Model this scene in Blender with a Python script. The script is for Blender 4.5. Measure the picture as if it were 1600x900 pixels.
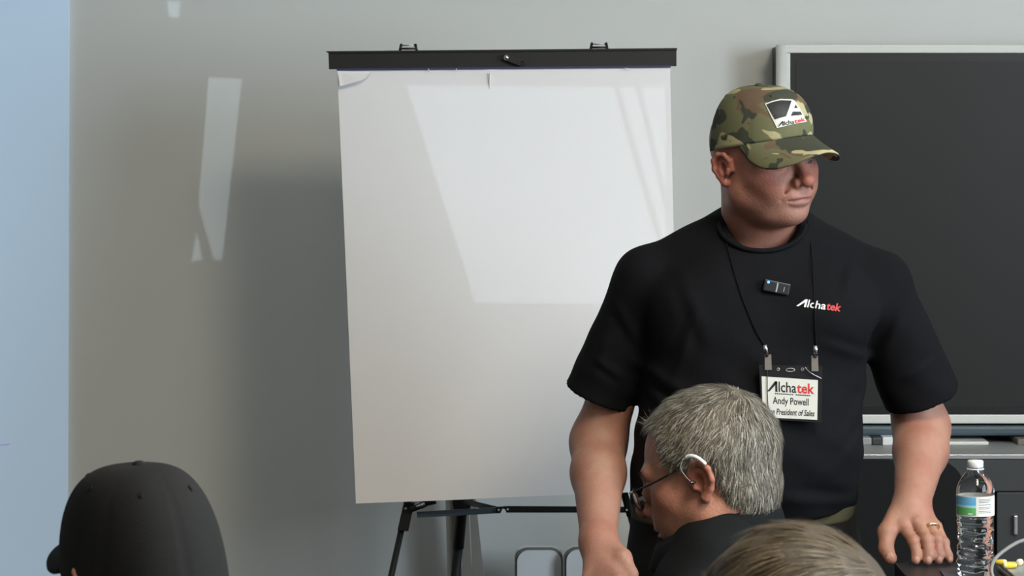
import bpy, bmesh, math, random
import numpy as np
from mathutils import Vector, Matrix
from mathutils.bvhtree import BVHTree

for o in list(bpy.data.objects):
    bpy.data.objects.remove(o)
scene = bpy.context.scene
COL = scene.collection
random.seed(7)
rng = np.random.default_rng(11)

# ------------------------------------------------------------------ camera
ZC = 1.62            # lens height
FPX = 4500.0         # focal length in pixels of a 1600 x 900 frame
HY = 200.0           # pixel row of the horizon
cam_d = bpy.data.cameras.new('camera')
cam = bpy.data.objects.new('camera', cam_d)
COL.objects.link(cam)
cam.location = (0, 0, ZC)
cam.rotation_euler = (math.radians(90), 0, 0)
cam_d.sensor_width = 36.0
cam_d.lens = 36.0 * FPX / 1600.0
cam_d.shift_y = (HY - 450.0) / 1600.0
cam_d.clip_start = 0.05
cam_d.dof.use_dof = True
cam_d.dof.focus_distance = 5.1
cam_d.dof.aperture_fstop = 20.0
scene.camera = cam


def P(px, py, d):
    """point at distance d from the lens plane seen at a pixel of the photograph"""
    return Vector(((px - 800.0) * d / FPX, d, ZC - (py - HY) * d / FPX))


# ------------------------------------------------------------------ world, light, exposure
world = bpy.data.worlds.new('world')
scene.world = world
world.use_nodes = True
bgn = world.node_tree.nodes['Background']
bgn.inputs[0].default_value = (0.55, 0.72, 1.0, 1)
bgn.inputs[1].default_value = 0.35

SUN_DIR = Vector((0.15, 1.0, -0.12)).normalized()
sun_d = bpy.data.lights.new('sun', 'SUN')
sun_d.energy = 0.21
sun_d.color = (0.72, 0.88, 1.0)
sun_d.angle = math.radians(0.045)
sun = bpy.data.objects.new('sun', sun_d)
COL.objects.link(sun)
sun.rotation_euler = SUN_DIR.to_track_quat('-Z', 'Y').to_euler()


def area(name, loc, rot, sx, sy, power, col):
    d = bpy.data.lights.new(name, 'AREA')
    d.shape = 'RECTANGLE'
    d.size, d.size_y, d.energy, d.color = sx, sy, power, col
    o = bpy.data.objects.new(name, d)
    COL.objects.link(o)
    o.location = loc
    o.rotation_euler = rot
    return o


COOL = (0.76, 0.89, 1.0)
WARM = (1.0, 0.90, 0.74)
RX = 3.0             # right wall (windows), inner face
area('window_daylight', (RX + 0.12, 2.6, 2.05), (0, math.radians(90), 0), 1.7, 2.2, 118, COOL)
area('added_rim_light', (RX + 0.12, 4.75, 1.75), (0, math.radians(90), 0), 1.7, 0.7, 9, COOL)  # added cool rim light for the far cheek and arm, no known window
area('ceiling_lamp_near', (1.15, 2.9, 3.13), (0, 0, 0), 0.6, 1.2, 46, WARM)
area('ceiling_lamp_far', (0.2, 0.2, 3.13), (0, 0, 0), 1.2, 0.6, 16, WARM)
scene.view_settings.view_transform = 'Standard'
scene.view_settings.look = 'None'
scene.view_settings.gamma = 1.0
scene.view_settings.use_curve_mapping = False
scene.view_settings.exposure = 0.78


# ------------------------------------------------------------------ materials
def lin(r, g, b):
    f = lambda c: ((c / 255.0 + 0.055) / 1.055) ** 2.4 if c > 10 else c / 255.0 / 12.92
    return (f(r), f(g), f(b), 1.0)


def mat(name, rgb, rough=0.6, metal=0.0, var=0.06, scale=30.0, bump=0.0, bscale=200.0, coat=0.0, spec=0.5, sheen=0.0):
    m = bpy.data.materials.new(name)
    m.use_nodes = True
    nt = m.node_tree
    b = nt.nodes['Principled BSDF']
    c = lin(*rgb)
    b.inputs['Roughness'].default_value = rough
    b.inputs['Metallic'].default_value = metal
    b.inputs['Specular IOR Level'].default_value = spec
    b.inputs['Coat Weight'].default_value = coat
    b.inputs['Sheen Weight'].default_value = sheen
    tc = nt.nodes.new('ShaderNodeTexCoord')
    n = nt.nodes.new('ShaderNodeTexNoise')
    n.inputs['Scale'].default_value = scale
    n.inputs['Detail'].default_value = 4
    nt.links.new(tc.outputs['Object'], n.inputs['Vector'])
    mx = nt.nodes.new('ShaderNodeMix')
    mx.data_type = 'RGBA'
    mx.inputs[6].default_value = tuple(x * (1 - var) for x in c[:3]) + (1,)
    mx.inputs[7].default_value = tuple(min(1, x * (1 + var)) for x in c[:3]) + (1,)
    nt.links.new(n.outputs[0], mx.inputs[0])
    nt.links.new(mx.outputs[2], b.inputs['Base Color'])
    if bump:
        n2 = nt.nodes.new('ShaderNodeTexNoise')
        n2.inputs['Scale'].default_value = bscale
        n2.inputs['Detail'].default_value = 3
        nt.links.new(tc.outputs['Object'], n2.inputs['Vector'])
        bp = nt.nodes.new('ShaderNodeBump')
        bp.inputs['Strength'].default_value = bump
        bp.inputs['Distance'].default_value = 0.002
        nt.links.new(n2.outputs[0], bp.inputs['Height'])
        nt.links.new(bp.outputs[0], b.inputs['Normal'])
    return m


def mat_attr(name, rough=0.55, var=0.12, scale=60.0, bump=0.15, bscale=400.0, sss=0.0, spec=0.4):
    """base colour from the mesh colour attribute 'Col' (skin and hair tones)"""
    m = mat(name, (128, 128, 128), rough, 0, 0, scale, bump, bscale, spec=spec)
    nt = m.node_tree
    b = nt.nodes['Principled BSDF']
    at = nt.nodes.new('ShaderNodeAttribute')
    at.attribute_name = 'Col'
    mx = [n for n in nt.nodes if n.bl_idname == 'ShaderNodeMix'][0]
    for k, s in ((6, 1 - var), (7, 1 + var)):
        v = nt.nodes.new('ShaderNodeVectorMath')
        v.operation = 'SCALE'
        v.inputs['Scale'].default_value = s
        nt.links.new(at.outputs['Color'], v.inputs[0])
        nt.links.new(v.outputs[0], mx.inputs[k])
    if sss:
        b.inputs['Subsurface Weight'].default_value = sss
        b.inputs['Subsurface Radius'].default_value = (1.0, 0.35, 0.2)
        b.inputs['Subsurface Scale'].default_value = 0.006
    return m


def emis(name, rgb, strength):
    m = bpy.data.materials.new(name)
    m.use_nodes = True
    b = m.node_tree.nodes['Principled BSDF']
    b.inputs['Base Color'].default_value = lin(*rgb)
    b.inputs['Emission Color'].default_value = lin(*rgb)
    b.inputs['Emission Strength'].default_value = strength
    return m


M = {}
M['wall'] = mat('wall_paint', (208, 209, 205), 0.32, var=0.015, scale=3, bump=0.02, bscale=60)
M['plain'] = mat('room_paint', (168, 162, 152), 0.8, var=0.03, scale=3)
M['carpet'] = mat('carpet', (74, 74, 76), 0.95, var=0.25, scale=250, bump=0.6, bscale=500)
M['ceil'] = mat('ceiling_tile', (226, 224, 216), 0.9, var=0.05, scale=80)
M['silver'] = mat('silver_plastic', (214, 214, 208), 0.38, 0.0, var=0.02)
M['alu'] = mat('aluminium', (196, 198, 200), 0.32, 0.85, var=0.03)
M['bezel'] = mat('black_bezel', (14, 14, 15), 0.35, var=0.02)
M['screen'] = mat('matte_screen', (26, 27, 26), 0.45, var=0.03, scale=6, spec=0.35)
M['black_plastic'] = mat('black_plastic', (16, 16, 17), 0.42, var=0.05)
M['black_metal'] = mat('black_metal', (17, 17, 18), 0.45, 0.0, var=0.05, spec=0.4)
M['header'] = mat('header_black', (17, 17, 17), 0.5, 0.1, var=0.08, scale=20)
M['chrome'] = mat('chrome', (222, 222, 224), 0.18, 1.0, var=0.02)
M['gold'] = mat('gold', (236, 218, 180), 0.2, 1.0, var=0.02)
M['paper'] = mat('flip_paper', (222, 219, 218), 0.75, var=0.012, scale=12, bump=0.05, bscale=30)
M['binding'] = mat('binding_tape', (38, 42, 78), 0.5, var=0.05)
M['card'] = mat('badge_card', (208, 206, 198), 0.6, var=0.01)
M['vinyl'] = mat('clear_black_vinyl', (34, 34, 36), 0.22, var=0.03)
M['ink'] = mat('black_ink', (28, 28, 32), 0.6, var=0.02)
M['red_ink'] = mat('red_ink', (196, 52, 48), 0.6, var=0.02)
M['white_ink'] = mat('white_print', (226, 226, 224), 0.6, var=0.02)
M['tee'] = mat('black_cotton', (15, 15, 18), 0.9, var=0.15, scale=40, bump=0.35, bscale=900, spec=0.15)
M['jacket'] = mat('black_fleece', (20, 22, 23), 0.9, var=0.15, scale=60, bump=0.4, bscale=700, spec=0.15)
M['trousers'] = mat('black_trousers', (24, 24, 24), 0.9, var=0.1, bump=0.3, bscale=700, spec=0.2)
M['khaki'] = mat('olive_khaki', (78, 74, 54), 0.9, var=0.12, bump=0.3, bscale=700, spec=0.2)
M['navy'] = mat('navy_knit', (36, 40, 52), 0.9, var=0.1, bump=0.3, bscale=600)
M['cap_black'] = mat('black_cap_cloth', (30, 30, 30), 0.9, var=0.12, scale=50, bump=0.3, bscale=900, spec=0.2)
M['skin'] = mat_attr('skin', 0.55, 0.16, 70, 0.35, 260, sss=0.10)
M['hair'] = mat_attr('hair', 0.55, 0.10, 300, 0.0, 500, spec=0.35)
M['eye'] = mat('eye_white', (140, 126, 116), 0.5, var=0.02)
M['iris'] = mat('iris_grey', (46, 46, 46), 0.5, var=0.1)
M['table'] = mat('black_table_top', (30, 31, 34), 0.45, var=0.06, bump=0.05)
M['credenza'] = mat('charcoal_laminate', (50, 53, 53), 0.5, var=0.04)
M['teal'] = mat('blue_grey_plastic', (62, 78, 88), 0.45, var=0.04)
M['frost'] = mat('frosted_grey', (150, 152, 150), 0.4, var=0.08, scale=20)
M['white_plastic'] = mat('white_plastic', (222, 224, 224), 0.4, var=0.01)
M['brown_edge'] = mat('taupe_edge', (112, 104, 96), 0.6, var=0.05)
M['taupe'] = mat('grey_board', (140, 134, 126), 0.65, var=0.05)
M['laptop'] = mat('grey_laptop', (160, 162, 162), 0.4, 0.3, var=0.03)
M['cable'] = mat('grey_cable', (120, 118, 116), 0.5, var=0.05)
M['yellow'] = mat('yellow_foam', (226, 196, 60), 0.7, var=0.1)
M['cream'] = mat('cream_foam', (228, 220, 180), 0.7, var=0.1)
M['chair'] = mat('black_chair_plastic', (13, 13, 14), 0.7, var=0.05, spec=0.2)
M['pad'] = mat('dark_pad', (70, 70, 72), 0.6, var=0.05)
M['belt'] = mat('belt_leather', (30, 26, 22), 0.5, var=0.1)
M['lamp'] = emis('lamp_diffuser', (255, 244, 222), 4.0)
M['slide'] = emis('projected_slide', (172, 194, 214), 0.22)
M['slide_line'] = emis('projected_line', (150, 130, 180), 0.3)
M['blue_led'] = emis('blue_led', (40, 110, 255), 6.0)


def glass(name, rgb, ior, rough=0.0):
    m = bpy.data.materials.new(name)
    m.use_nodes = True
    b = m.node_tree.nodes['Principled BSDF']
    b.inputs['Base Color'].default_value = lin(*rgb)
    b.inputs['Roughness'].default_value = rough
    b.inputs['IOR'].default_value = ior
    b.inputs['Transmission Weight'].default_value = 1.0
    return m


M['water'] = glass('bottled_water', (250, 252, 255), 1.34)
M['lens'] = glass('spectacle_lens', (250, 250, 250), 1.1)


def camo():
    m = mat('woodland_camouflage', (90, 100, 60), 0.9, var=0.0, bump=0.3, bscale=900, spec=0.2)
    nt = m.node_tree
    b = nt.nodes['Principled BSDF']
    tc = nt.nodes['Texture Coordinate']
    base = None
    layers = [((104, 104, 76), None, 0), ((104, 86, 70), 0.54, 3.1), ((64, 66, 56), 0.51, 8.7), ((168, 160, 122), 0.575, 15.3)]
    prev = None
    for rgb, thr, off in layers:
        if thr is None:
            r = nt.nodes.new('ShaderNodeRGB')
            r.outputs[0].default_value = lin(*rgb)
            prev = r.outputs[0]
            continue
        mp = nt.nodes.new('ShaderNodeMapping')
        mp.inputs['Location'].default_value = (off, off * 1.7, off * 0.6)
        mp.inputs['Scale'].default_value = (1.0, 1.0, 1.5)
        nt.links.new(tc.outputs['Object'], mp.inputs['Vector'])
        n = nt.nodes.new('ShaderNodeTexNoise')
        n.inputs['Scale'].default_value = 12.0
        n.inputs['Detail'].default_value = 2.5
        n.inputs['Distortion'].default_value = 0.9
        nt.links.new(mp.outputs[0], n.inputs['Vector'])
        rp = nt.nodes.new('ShaderNodeValToRGB')
        rp.color_ramp.elements[0].position = thr - 0.006
        rp.color_ramp.elements[1].position = thr + 0.006
        nt.links.new(n.outputs[0], rp.inputs[0])
        mx = nt.nodes.new('ShaderNodeMix')
        mx.data_type = 'RGBA'
        nt.links.new(rp.outputs[0], mx.inputs[0])
        nt.links.new(prev, mx.inputs[6])
        mx.inputs[7].default_value = lin(*rgb)
        prev = mx.outputs[2]
    nt.links.new(prev, b.inputs['Base Color'])
    return m


M['camo'] = camo()


# ------------------------------------------------------------------ mesh and scene helpers
def tag(o, label=None, cat=None, group=None, kind=None):
    for k, v in (('label', label), ('category', cat), ('group', group), ('kind', kind)):
        if v:
            o[k] = v
    return o


def empty(name, loc, label, cat, group=None):
    o = bpy.data.objects.new(name, None)
    COL.objects.link(o)
    o.location = loc
    o.empty_display_size = 0.05
    return tag(o, label, cat, group)


def link(name, me, parent=None, smooth=False):
    """mesh given in world coordinates; its origin is moved to the mesh centre"""
    o = bpy.data.objects.new(name, me)
    COL.objects.link(o)
    n = len(me.vertices)
    if n:
        co = np.empty(n * 3, np.float32)
        me.vertices.foreach_get('co', co)
        co = co.reshape(-1, 3)
        c = (co.min(0) + co.max(0)) / 2
        co -= c
        me.vertices.foreach_set('co', co.ravel())
        me.update()
        w = Vector(c.tolist())
        if parent is not None:
            o.parent = parent
            base = Vector((0, 0, 0))
            q = parent
            while q is not None:
                base += q.location
                q = q.parent
            o.location = w - base
        else:
            o.location = w
    if smooth:
        me.polygons.foreach_set('use_smooth', np.ones(len(me.polygons), bool))
    return o


def mesh(name, verts, faces, material, parent=None, smooth=False):
    me = bpy.data.meshes.new(name)
    me.from_pydata([tuple(v) for v in verts], [], [tuple(f) for f in faces])
    for mm in (material if isinstance(material, (list, tuple)) else [material]):
        me.materials.append(mm)
    me.update()
    return link(name, me, parent, smooth)


def from_bm(name, bm, material, parent=None, smooth=False):
    me = bpy.data.meshes.new(name)
    bmesh.ops.recalc_face_normals(bm, faces=bm.faces)
    bm.to_mesh(me)
    bm.free()
    for mm in (material if isinstance(material, (list, tuple)) else [material]):
        me.materials.append(mm)
    return link(name, me, parent, smooth)


def bm_box(bm, lo, hi, bevel=0.0, mtx=None):
    r = bmesh.ops.create_cube(bm, size=1.0)
    vs = r['verts']
    lo, hi = Vector(lo), Vector(hi)
    for v in vs:
        v.co = Vector(((lo[i] + hi[i]) / 2 + v.co[i] * (hi[i] - lo[i]) for i in range(3)))
    if bevel:
        es = list({e for v in vs for e in v.link_edges})
        r2 = bmesh.ops.bevel(bm, geom=es, offset=bevel, segments=2, affect='EDGES', profile=0.6)
        vs = list({v for f in r2['faces'] for v in f.verts} | {v for v in vs if v.is_valid})
    if mtx is not None:
        for v in vs:
            v.co = mtx @ v.co
    return vs


def box(name, lo, hi, material, parent=None, bevel=0.0, mtx=None):
    bm = bmesh.new()
    bm_box(bm, lo, hi, bevel, mtx)
    return from_bm(name, bm, material, parent)


def tube_data(pts, radii, n=12, closed=False):
    pts = [Vector(p) for p in pts]
    if not isinstance(radii, (list, tuple)):
        radii = [radii] * len(pts)
    V, F = [], []
    m = len(pts)
    prev = None
    for i, p in enumerate(pts):
        if closed:
            t = (pts[(i + 1) % m] - pts[i - 1]).normalized()
        else:
            t = (pts[min(i + 1, m - 1)] - pts[max(i - 1, 0)]).normalized()
        if prev is None:
            a = t.orthogonal().normalized()
        else:
            a = (prev - t * prev.dot(t)).normalized()
        prev = a
        b = t.cross(a)
        for k in range(n):
            w = 2 * math.pi * k / n
            V.append(p + (a * math.cos(w) + b * math.sin(w)) * radii[i])
    for i in range(m if closed else m - 1):
        j = (i + 1) % m
        for k in range(n):
            k2 = (k + 1) % n
            F.append((i * n + k, i * n + k2, j * n + k2, j * n + k))
    if not closed:
        F.append(tuple(range(n))[::-1])
        F.append(tuple((m - 1) * n + k for k in range(n)))
    return V, F


def tube(name, pts, radii, material, parent=None, n=12, closed=False):
    V, F = tube_data(pts, radii, n, closed)
    return mesh(name, V, F, material, parent, True)


def bez(pts, n=10):
    """Catmull-Rom through points"""
    pts = [Vector(p) for p in pts]
    q = [pts[0] * 2 - pts[1]] + pts + [pts[-1] * 2 - pts[-2]]
    out = []
    for i in range(1, len(q) - 2):
        a, b, c, d = q[i - 1:i + 3]
        for k in range(n):
            t = k / n
            out.append(0.5 * ((2 * b) + (c - a) * t + (2 * a - 5 * b + 4 * c - d) * t * t + (3 * b - a - 3 * c + d) * t ** 3))
    out.append(pts[-1])
    return out


def lathe(name, prof, loc, material, parent=None, n=40, smooth=True, fn=None):
    V, F = [], []
    for r, z in prof:
        for k in range(n):
            w = 2 * math.pi * k / n
            rr = r if fn is None else fn(r, z, w)
            V.append((loc[0] + rr * math.cos(w), loc[1] + rr * math.sin(w), loc[2] + z))
    for i in range(len(prof) - 1):
        for k in range(n):
            k2 = (k + 1) % n
            F.append((i * n + k, i * n + k2, (i + 1) * n + k2, (i + 1) * n + k))
    F.append(tuple(range(n))[::-1])
    F.append(tuple((len(prof) - 1) * n + k for k in range(n)))
    return mesh(name, V, F, material, parent, smooth)


def prism(name, pts, off, material, parent=None, smooth=False):
    """closed polygon (world points) pushed along a vector"""
    n = len(pts)
    off = Vector(off)
    V = [Vector(p) for p in pts] + [Vector(p) + off for p in pts]
    F = [tuple(range(n)), tuple(range(n, 2 * n))[::-1]] + [(i, i + n, (i + 1) % n + n, (i + 1) % n) for i in range(n)]
    bm = bmesh.new()
    vs = [bm.verts.new(v) for v in V]
    for f in F:
        bm.faces.new([vs[i] for i in f])
    return from_bm(name, bm, material, parent, smooth)


# ---- flat print: polygons and lettering in 2-D, later laid on a surface
def text2d(s, size=1.0, shear=0.0, offset=0.0):
    c = bpy.data.curves.new('t', 'FONT')
    c.body, c.size, c.shear, c.offset = s, size, shear, offset
    c.resolution_u = 3
    o = bpy.data.objects.new('t', c)
    me = bpy.data.meshes.new_from_object(o)
    V = [(v.co.x, v.co.y) for v in me.vertices]
    F = [tuple(p.vertices) for p in me.polygons]
    bpy.data.objects.remove(o)
    bpy.data.curves.remove(c)
    bpy.data.meshes.remove(me)
    return V, F


def fit(V, x0, x1, y0, y1):
    a = np.array(V)
    lo, hi = a.min(0), a.max(0)
    return [(x0 + (x - lo[0]) / (hi[0] - lo[0]) * (x1 - x0), y0 + (y - lo[1]) / (hi[1] - lo[1]) * (y1 - y0)) for x, y in V]


def lay(name, V, F, place, material, parent, cuts=0):
    bm = bmesh.new()
    vs = [bm.verts.new((x, y, 0)) for x, y in V]
    for f in F:
        try:
            bm.faces.new([vs[i] for i in f])
        except ValueError:
            pass
    if cuts:
        bmesh.ops.triangulate(bm, faces=bm.faces)
        for _ in range(cuts):
            bmesh.ops.subdivide_edges(bm, edges=bm.edges, cuts=1, use_grid_fill=True)
    for v in bm.verts:
        v.co = place(v.co.x, v.co.y)
    me = bpy.data.meshes.new(name)
    bm.to_mesh(me)
    bm.free()
    me.materials.append(material)
    return link(name, me, parent)


def merge2d(items):
    V, F = [], []
    for v, f in items:
        b = len(V)
        V += v
        F += [tuple(i + b for i in q) for q in f]
    return V, F


def poly2d(pts):
    return list(pts), [tuple(range(len(pts)))]


# ------------------------------------------------------------------ implicit surfaces (bodies, heads, cloth)
def ell(p, c, r):
    r = np.asarray(r, np.float32)
    q = (p - np.asarray(c, np.float32)) / r
    k0 = np.sqrt((q * q).sum(1)) + 1e-9
    q = q / r
    k1 = np.sqrt((q * q).sum(1)) + 1e-9
    return k0 * (k0 - 1) / k1


def rc(p, a, b, r1, r2):
    a = np.asarray(a, np.float32)
    ba = np.asarray(b, np.float32) - a
    pa = p - a
    h = np.clip(pa @ ba / (ba @ ba), 0, 1)
    d = pa - h[:, None] * ba
    return np.sqrt((d * d).sum(1)) - (r1 + (r2 - r1) * h)


def sph(p, c, r):
    d = p - np.asarray(c, np.float32)
    return np.sqrt((d * d).sum(1)) - r


def smin(a, b, k):
    h = np.clip(0.5 + 0.5 * (b - a) / k, 0, 1)
    return b + (a - b) * h - k * h * (1 - h)


def smax(a, b, k):
    return -smin(-a, -b, k)


def chain(p, pts, rad, k=0.012):
    d = None
    for i in range(len(pts) - 1):
        q = rc(p, pts[i], pts[i + 1], rad[i], rad[i + 1])
        d = q if d is None else smin(d, q, k)
    return d


def surface(f, lo, hi, h, B=8):
    lo = np.asarray(lo, np.float32)
    hi = np.asarray(hi, np.float32)
    nb = np.ceil((hi - lo) / (B * h)).astype(int)
    n = nb * B + 1
    cen = [lo[i] + (np.arange(nb[i]) + 0.5) * B * h for i in range(3)]
    C = np.stack(np.meshgrid(*cen, indexing='ij'), -1).reshape(-1, 3).astype(np.float32)
    fc = f(C)
    act = np.abs(fc) < B * h * 1.25
    Fb = np.repeat(np.repeat(np.repeat(fc.reshape(nb), B, 0), B, 1), B, 2)
    F = np.full(n, 1.0, np.float32)
    F[:-1, :-1, :-1] = Fb
    idx = np.argwhere(act.reshape(nb))
    g = np.arange(B + 1)
    L = np.stack(np.meshgrid(g, g, g, indexing='ij'), -1).reshape(-1, 3)
    for s in range(0, len(idx), 400):
        I = (idx[s:s + 400, None, :] * B + L[None]).reshape(-1, 3)
        F[I[:, 0], I[:, 1], I[:, 2]] = f((lo + I * np.float32(h)).astype(np.float32))
    S = F < 0
    c8 = [(a, b, c) for a in (0, 1) for b in (0, 1) for c in (0, 1)]
    cnt = np.zeros(n - 1, np.int8)
    for a, b, c in c8:
        cnt += S[a:n[0] - 1 + a, b:n[1] - 1 + b, c:n[2] - 1 + c]
    cell = np.argwhere((cnt > 0) & (cnt < 8))
    val = np.stack([F[cell[:, 0] + a, cell[:, 1] + b, cell[:, 2] + c] for a, b, c in c8], 1)
    acc = np.zeros((len(cell), 3), np.float32)
    num = np.zeros(len(cell), np.float32)
    for i in range(8):
        for ax in range(3):
            if c8[i][ax] == 0:
                j = i + (4, 2, 1)[ax]
                m = (val[:, i] < 0) != (val[:, j] < 0)
                t = val[m, i] / (val[m, i] - val[m, j])
                pos = np.tile(np.array(c8[i], np.float32), (m.sum(), 1))
                pos[:, ax] += t
                acc[m] += pos
                num[m] += 1
    V = lo + (cell + acc / num[:, None]) * np.float32(h)
    V = V.astype(np.float32)
    e = np.float32(h * 0.25)
    for _ in range(1):
        f0 = f(V)
        G = np.stack([(f(V + np.eye(3, dtype=np.float32)[i] * e) - f0) / e for i in range(3)], 1)
        g2 = (G * G).sum(1) + 1e-6
        st = np.clip(f0 / g2, -h, h)
        V -= G * np.clip(st, -0.5 * h, 0.5 * h)[:, None]
    vid = np.full(n - 1, -1, np.int32)
    vid[cell[:, 0], cell[:, 1], cell[:, 2]] = np.arange(len(cell))
    quads = []
    for ax in range(3):
        o1, o2 = [(1, 2), (2, 0), (0, 1)][ax]
        sl0 = [slice(0, n[i]) for i in range(3)]
        sl1 = list(sl0)
        sl0[ax] = slice(0, n[ax] - 1)
        sl1[ax] = slice(1, n[ax])
        A, Bq = S[tuple(sl0)], S[tuple(sl1)]
        ed = np.argwhere(A != Bq)
        ok = (ed[:, o1] > 0) & (ed[:, o2] > 0) & (ed[:, o1] < n[o1] - 1) & (ed[:, o2] < n[o2] - 1)
        ed = ed[ok]
        flip = A[ed[:, 0], ed[:, 1], ed[:, 2]]
        q = []
        for d1, d2 in ((-1, -1), (0, -1), (0, 0), (-1, 0)):
            e2 = ed.copy()
            e2[:, o1] += d1
            e2[:, o2] += d2
            q.append(vid[e2[:, 0], e2[:, 1], e2[:, 2]])
        q = np.stack(q, 1)
        q[~flip] = q[~flip][:, ::-1]
        quads.append(q)
    Q = np.concatenate(quads)
    Q = Q[(Q >= 0).all(1)]
    return V, Q


def np_mesh(name, V, Q, material, parent=None, col=None, smooth=True):
    me = bpy.data.meshes.new(name)
    k = Q.shape[1]
    me.vertices.add(len(V))
    me.vertices.foreach_set('co', np.ascontiguousarray(V, np.float32).ravel())
    me.loops.add(Q.size)
    me.loops.foreach_set('vertex_index', np.ascontiguousarray(Q, np.int32).ravel())
    me.polygons.add(len(Q))
    me.polygons.foreach_set('loop_start', np.arange(len(Q), dtype=np.int32) * k)
    me.polygons.foreach_set('loop_total', np.full(len(Q), k, np.int32))
    me.update(calc_edges=True)
    if col is not None:
        a = me.color_attributes.new('Col', 'FLOAT_COLOR', 'POINT')
        c = np.ones((len(V), 4), np.float32)
        c[:, :3] = col
        a.data.foreach_set('color', c.ravel())
    me.materials.append(material)
    me.validate()
    return link(name, me, parent, smooth)


def cat_mesh(parts):
    Vs, Qs, b = [], [], 0
    for V, Q in parts:
        Vs.append(V)
        Qs.append(Q + b)
        b += len(V)
    return np.concatenate(Vs), np.concatenate(Qs)


def bvh_of(V, Q):
    return BVHTree.FromPolygons([tuple(v) for v in V.tolist()], [tuple(q) for q in Q.tolist()])


def drop(bvh, px, py, off, d0=0.0):
    """where the line of sight of a pixel meets a surface, lifted off it by off"""
    dr = Vector(((px - 800) / FPX, 1.0, -(py - HY) / FPX)).normalized()
    hit, nor, _, dist = bvh.ray_cast(Vector((0, 0, ZC)), dr)
    if hit is None:
        return P(px, py, d0 or 5.0)
    return hit - dr * off


class Frame:
    """head frame: +x its right, +y forward, +z up"""
    def __init__(self, c, fwd, roll=0.0, s=1.0):
        f = Vector(fwd).normalized()
        u = Vector((0, 0, 1))
        r = f.cross(u).normalized()
        u = r.cross(f)
        R = Matrix((r, f, u)).transposed() @ Matrix.Rotation(roll, 3, 'Y')
        self.R = np.array(R, np.float32)
        self.c = np.array(c, np.float32)
        self.s = np.float32(s)

    def loc(self, p):
        return (p - self.c) @ self.R / self.s

    def wor(self, q):
        return (np.asarray(q, np.float32) * self.s) @ self.R.T + self.c

    def W(self, x, y, z):
        return Vector(self.wor([[x, y, z]])[0].tolist())


# ================================================================== the room
WY = 6.6                       # front wall, inner face
LX, BY, HZ = -4.0, -3.0, 3.2
struct = lambda o: tag(o, kind='structure')
struct(box('floor', (LX, BY, -0.1), (RX + 0.1, WY, 0), M['carpet']))
struct(box('ceiling', (LX, BY, HZ), (RX + 0.1, WY, HZ + 0.1), M['ceil']))
struct(box('wall_front', (LX, WY, 0), (RX + 0.1, WY + 0.1, HZ), M['wall']))
struct(box('wall_left', (LX - 0.1, BY, 0), (LX, WY, HZ), M['plain']))
struct(box('baseboard_front', (LX, WY - 0.012, 0), (RX, WY, 0.1), M['black_plastic'], bevel=0.003))
# right wall with its window band
bm = bmesh.new()
wy0, wy1, wz0, wz1 = 1.5, 3.7, 1.2, 2.9
bm_box(bm, (RX, BY, 0), (RX + 0.1, wy0, HZ))
bm_box(bm, (RX, wy1, 0), (RX + 0.1, 4.4, HZ))
bm_box(bm, (RX, 5.1, 0), (RX + 0.1, WY, HZ))
bm_box(bm, (RX, 4.4, 0), (RX + 0.1, 5.1, .9))
bm_box(bm, (RX, 4.4, 2.6), (RX + 0.1, 5.1, HZ))
bm_box(bm, (RX, wy0, 0), (RX + 0.1, wy1, wz0))
bm_box(bm, (RX, wy0, wz1), (RX + 0.1, wy1, HZ))
struct(from_bm('wall_right', bm, M['plain']))
bm = bmesh.new()
for a, b in (((wy0, wz0), (wy0 + .05, wz1)), ((wy1 - .05, wz0), (wy1, wz1)), ((wy0, wz0), (wy1, wz0 + .05)), ((wy0, wz1 - .05), (wy1, wz1)), ((2.575, wz0), (2.625, wz1))):
    bm_box(bm, (RX + 0.02, a[0], a[1]), (RX + 0.08, b[0], b[1]), 0.004)
struct(from_bm('window_1', bm, M['alu']))
bm = bmesh.new()
for a, b in (((4.4, .9), (4.45, 2.6)), ((5.05, .9), (5.1, 2.6)), ((4.4, .9), (5.1, .95)), ((4.4, 2.55), (5.1, 2.6))):
    bm_box(bm, (RX + 0.02, a[0], a[1]), (RX + 0.08, b[0], b[1]), 0.004)
struct(from_bm('added_window', bm, M['alu']))  # invented opening, made only for the added rim light

# rear wall: added holes shaped to throw light patches on front wall and pad
def to_rear(p):
    t = (BY - p.y) / SUN_DIR.y
    q = p + SUN_DIR * t
    return (q.x, q.z)


d_pat = 5.96
gaps = [
    [P(326, 121, WY), P(378, 123, WY), P(347, 406, WY), P(334, 406, WY), P(310, 320, WY)],
    [P(308, 362, WY), P(316, 406, WY), P(298, 408, WY)],
    [P(262, 2, WY), P(281, 2, WY), P(280, 27, WY), P(264, 27, WY)],
    [P(632, 131, d_pat), P(957, 134, d_pat), P(986, 240, d_pat), P(1040, 420, d_pat), P(1040, 476, d_pat), P(745, 474, d_pat)],
    [P(966, 134, d_pat), P(991, 134, d_pat), P(1018, 245, d_pat), P(1040, 335, d_pat), P(1040, 385, d_pat), P(1000, 250, d_pat)],
    [P(1000, 134, d_pat), P(1038, 134, d_pat), P(1040, 300, d_pat), P(1026, 240, d_pat)],
]
bm = bmesh.new()
loops = [[(LX, 0), (RX + .1, 0), (RX + .1, HZ), (LX, HZ)]] + [[to_rear(p) for p in g] for g in gaps]
for lp in loops:
    vs = [bm.verts.new((x, BY, z)) for x, z in lp]
    for i in range(len(vs)):
        bm.edges.new((vs[i], vs[(i + 1) % len(vs)]))
bmesh.ops.triangle_fill(bm, use_beauty=True, use_dissolve=False, edges=bm.edges[:])
struct(from_bm('wall_rear', bm, M['plain']))

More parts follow.
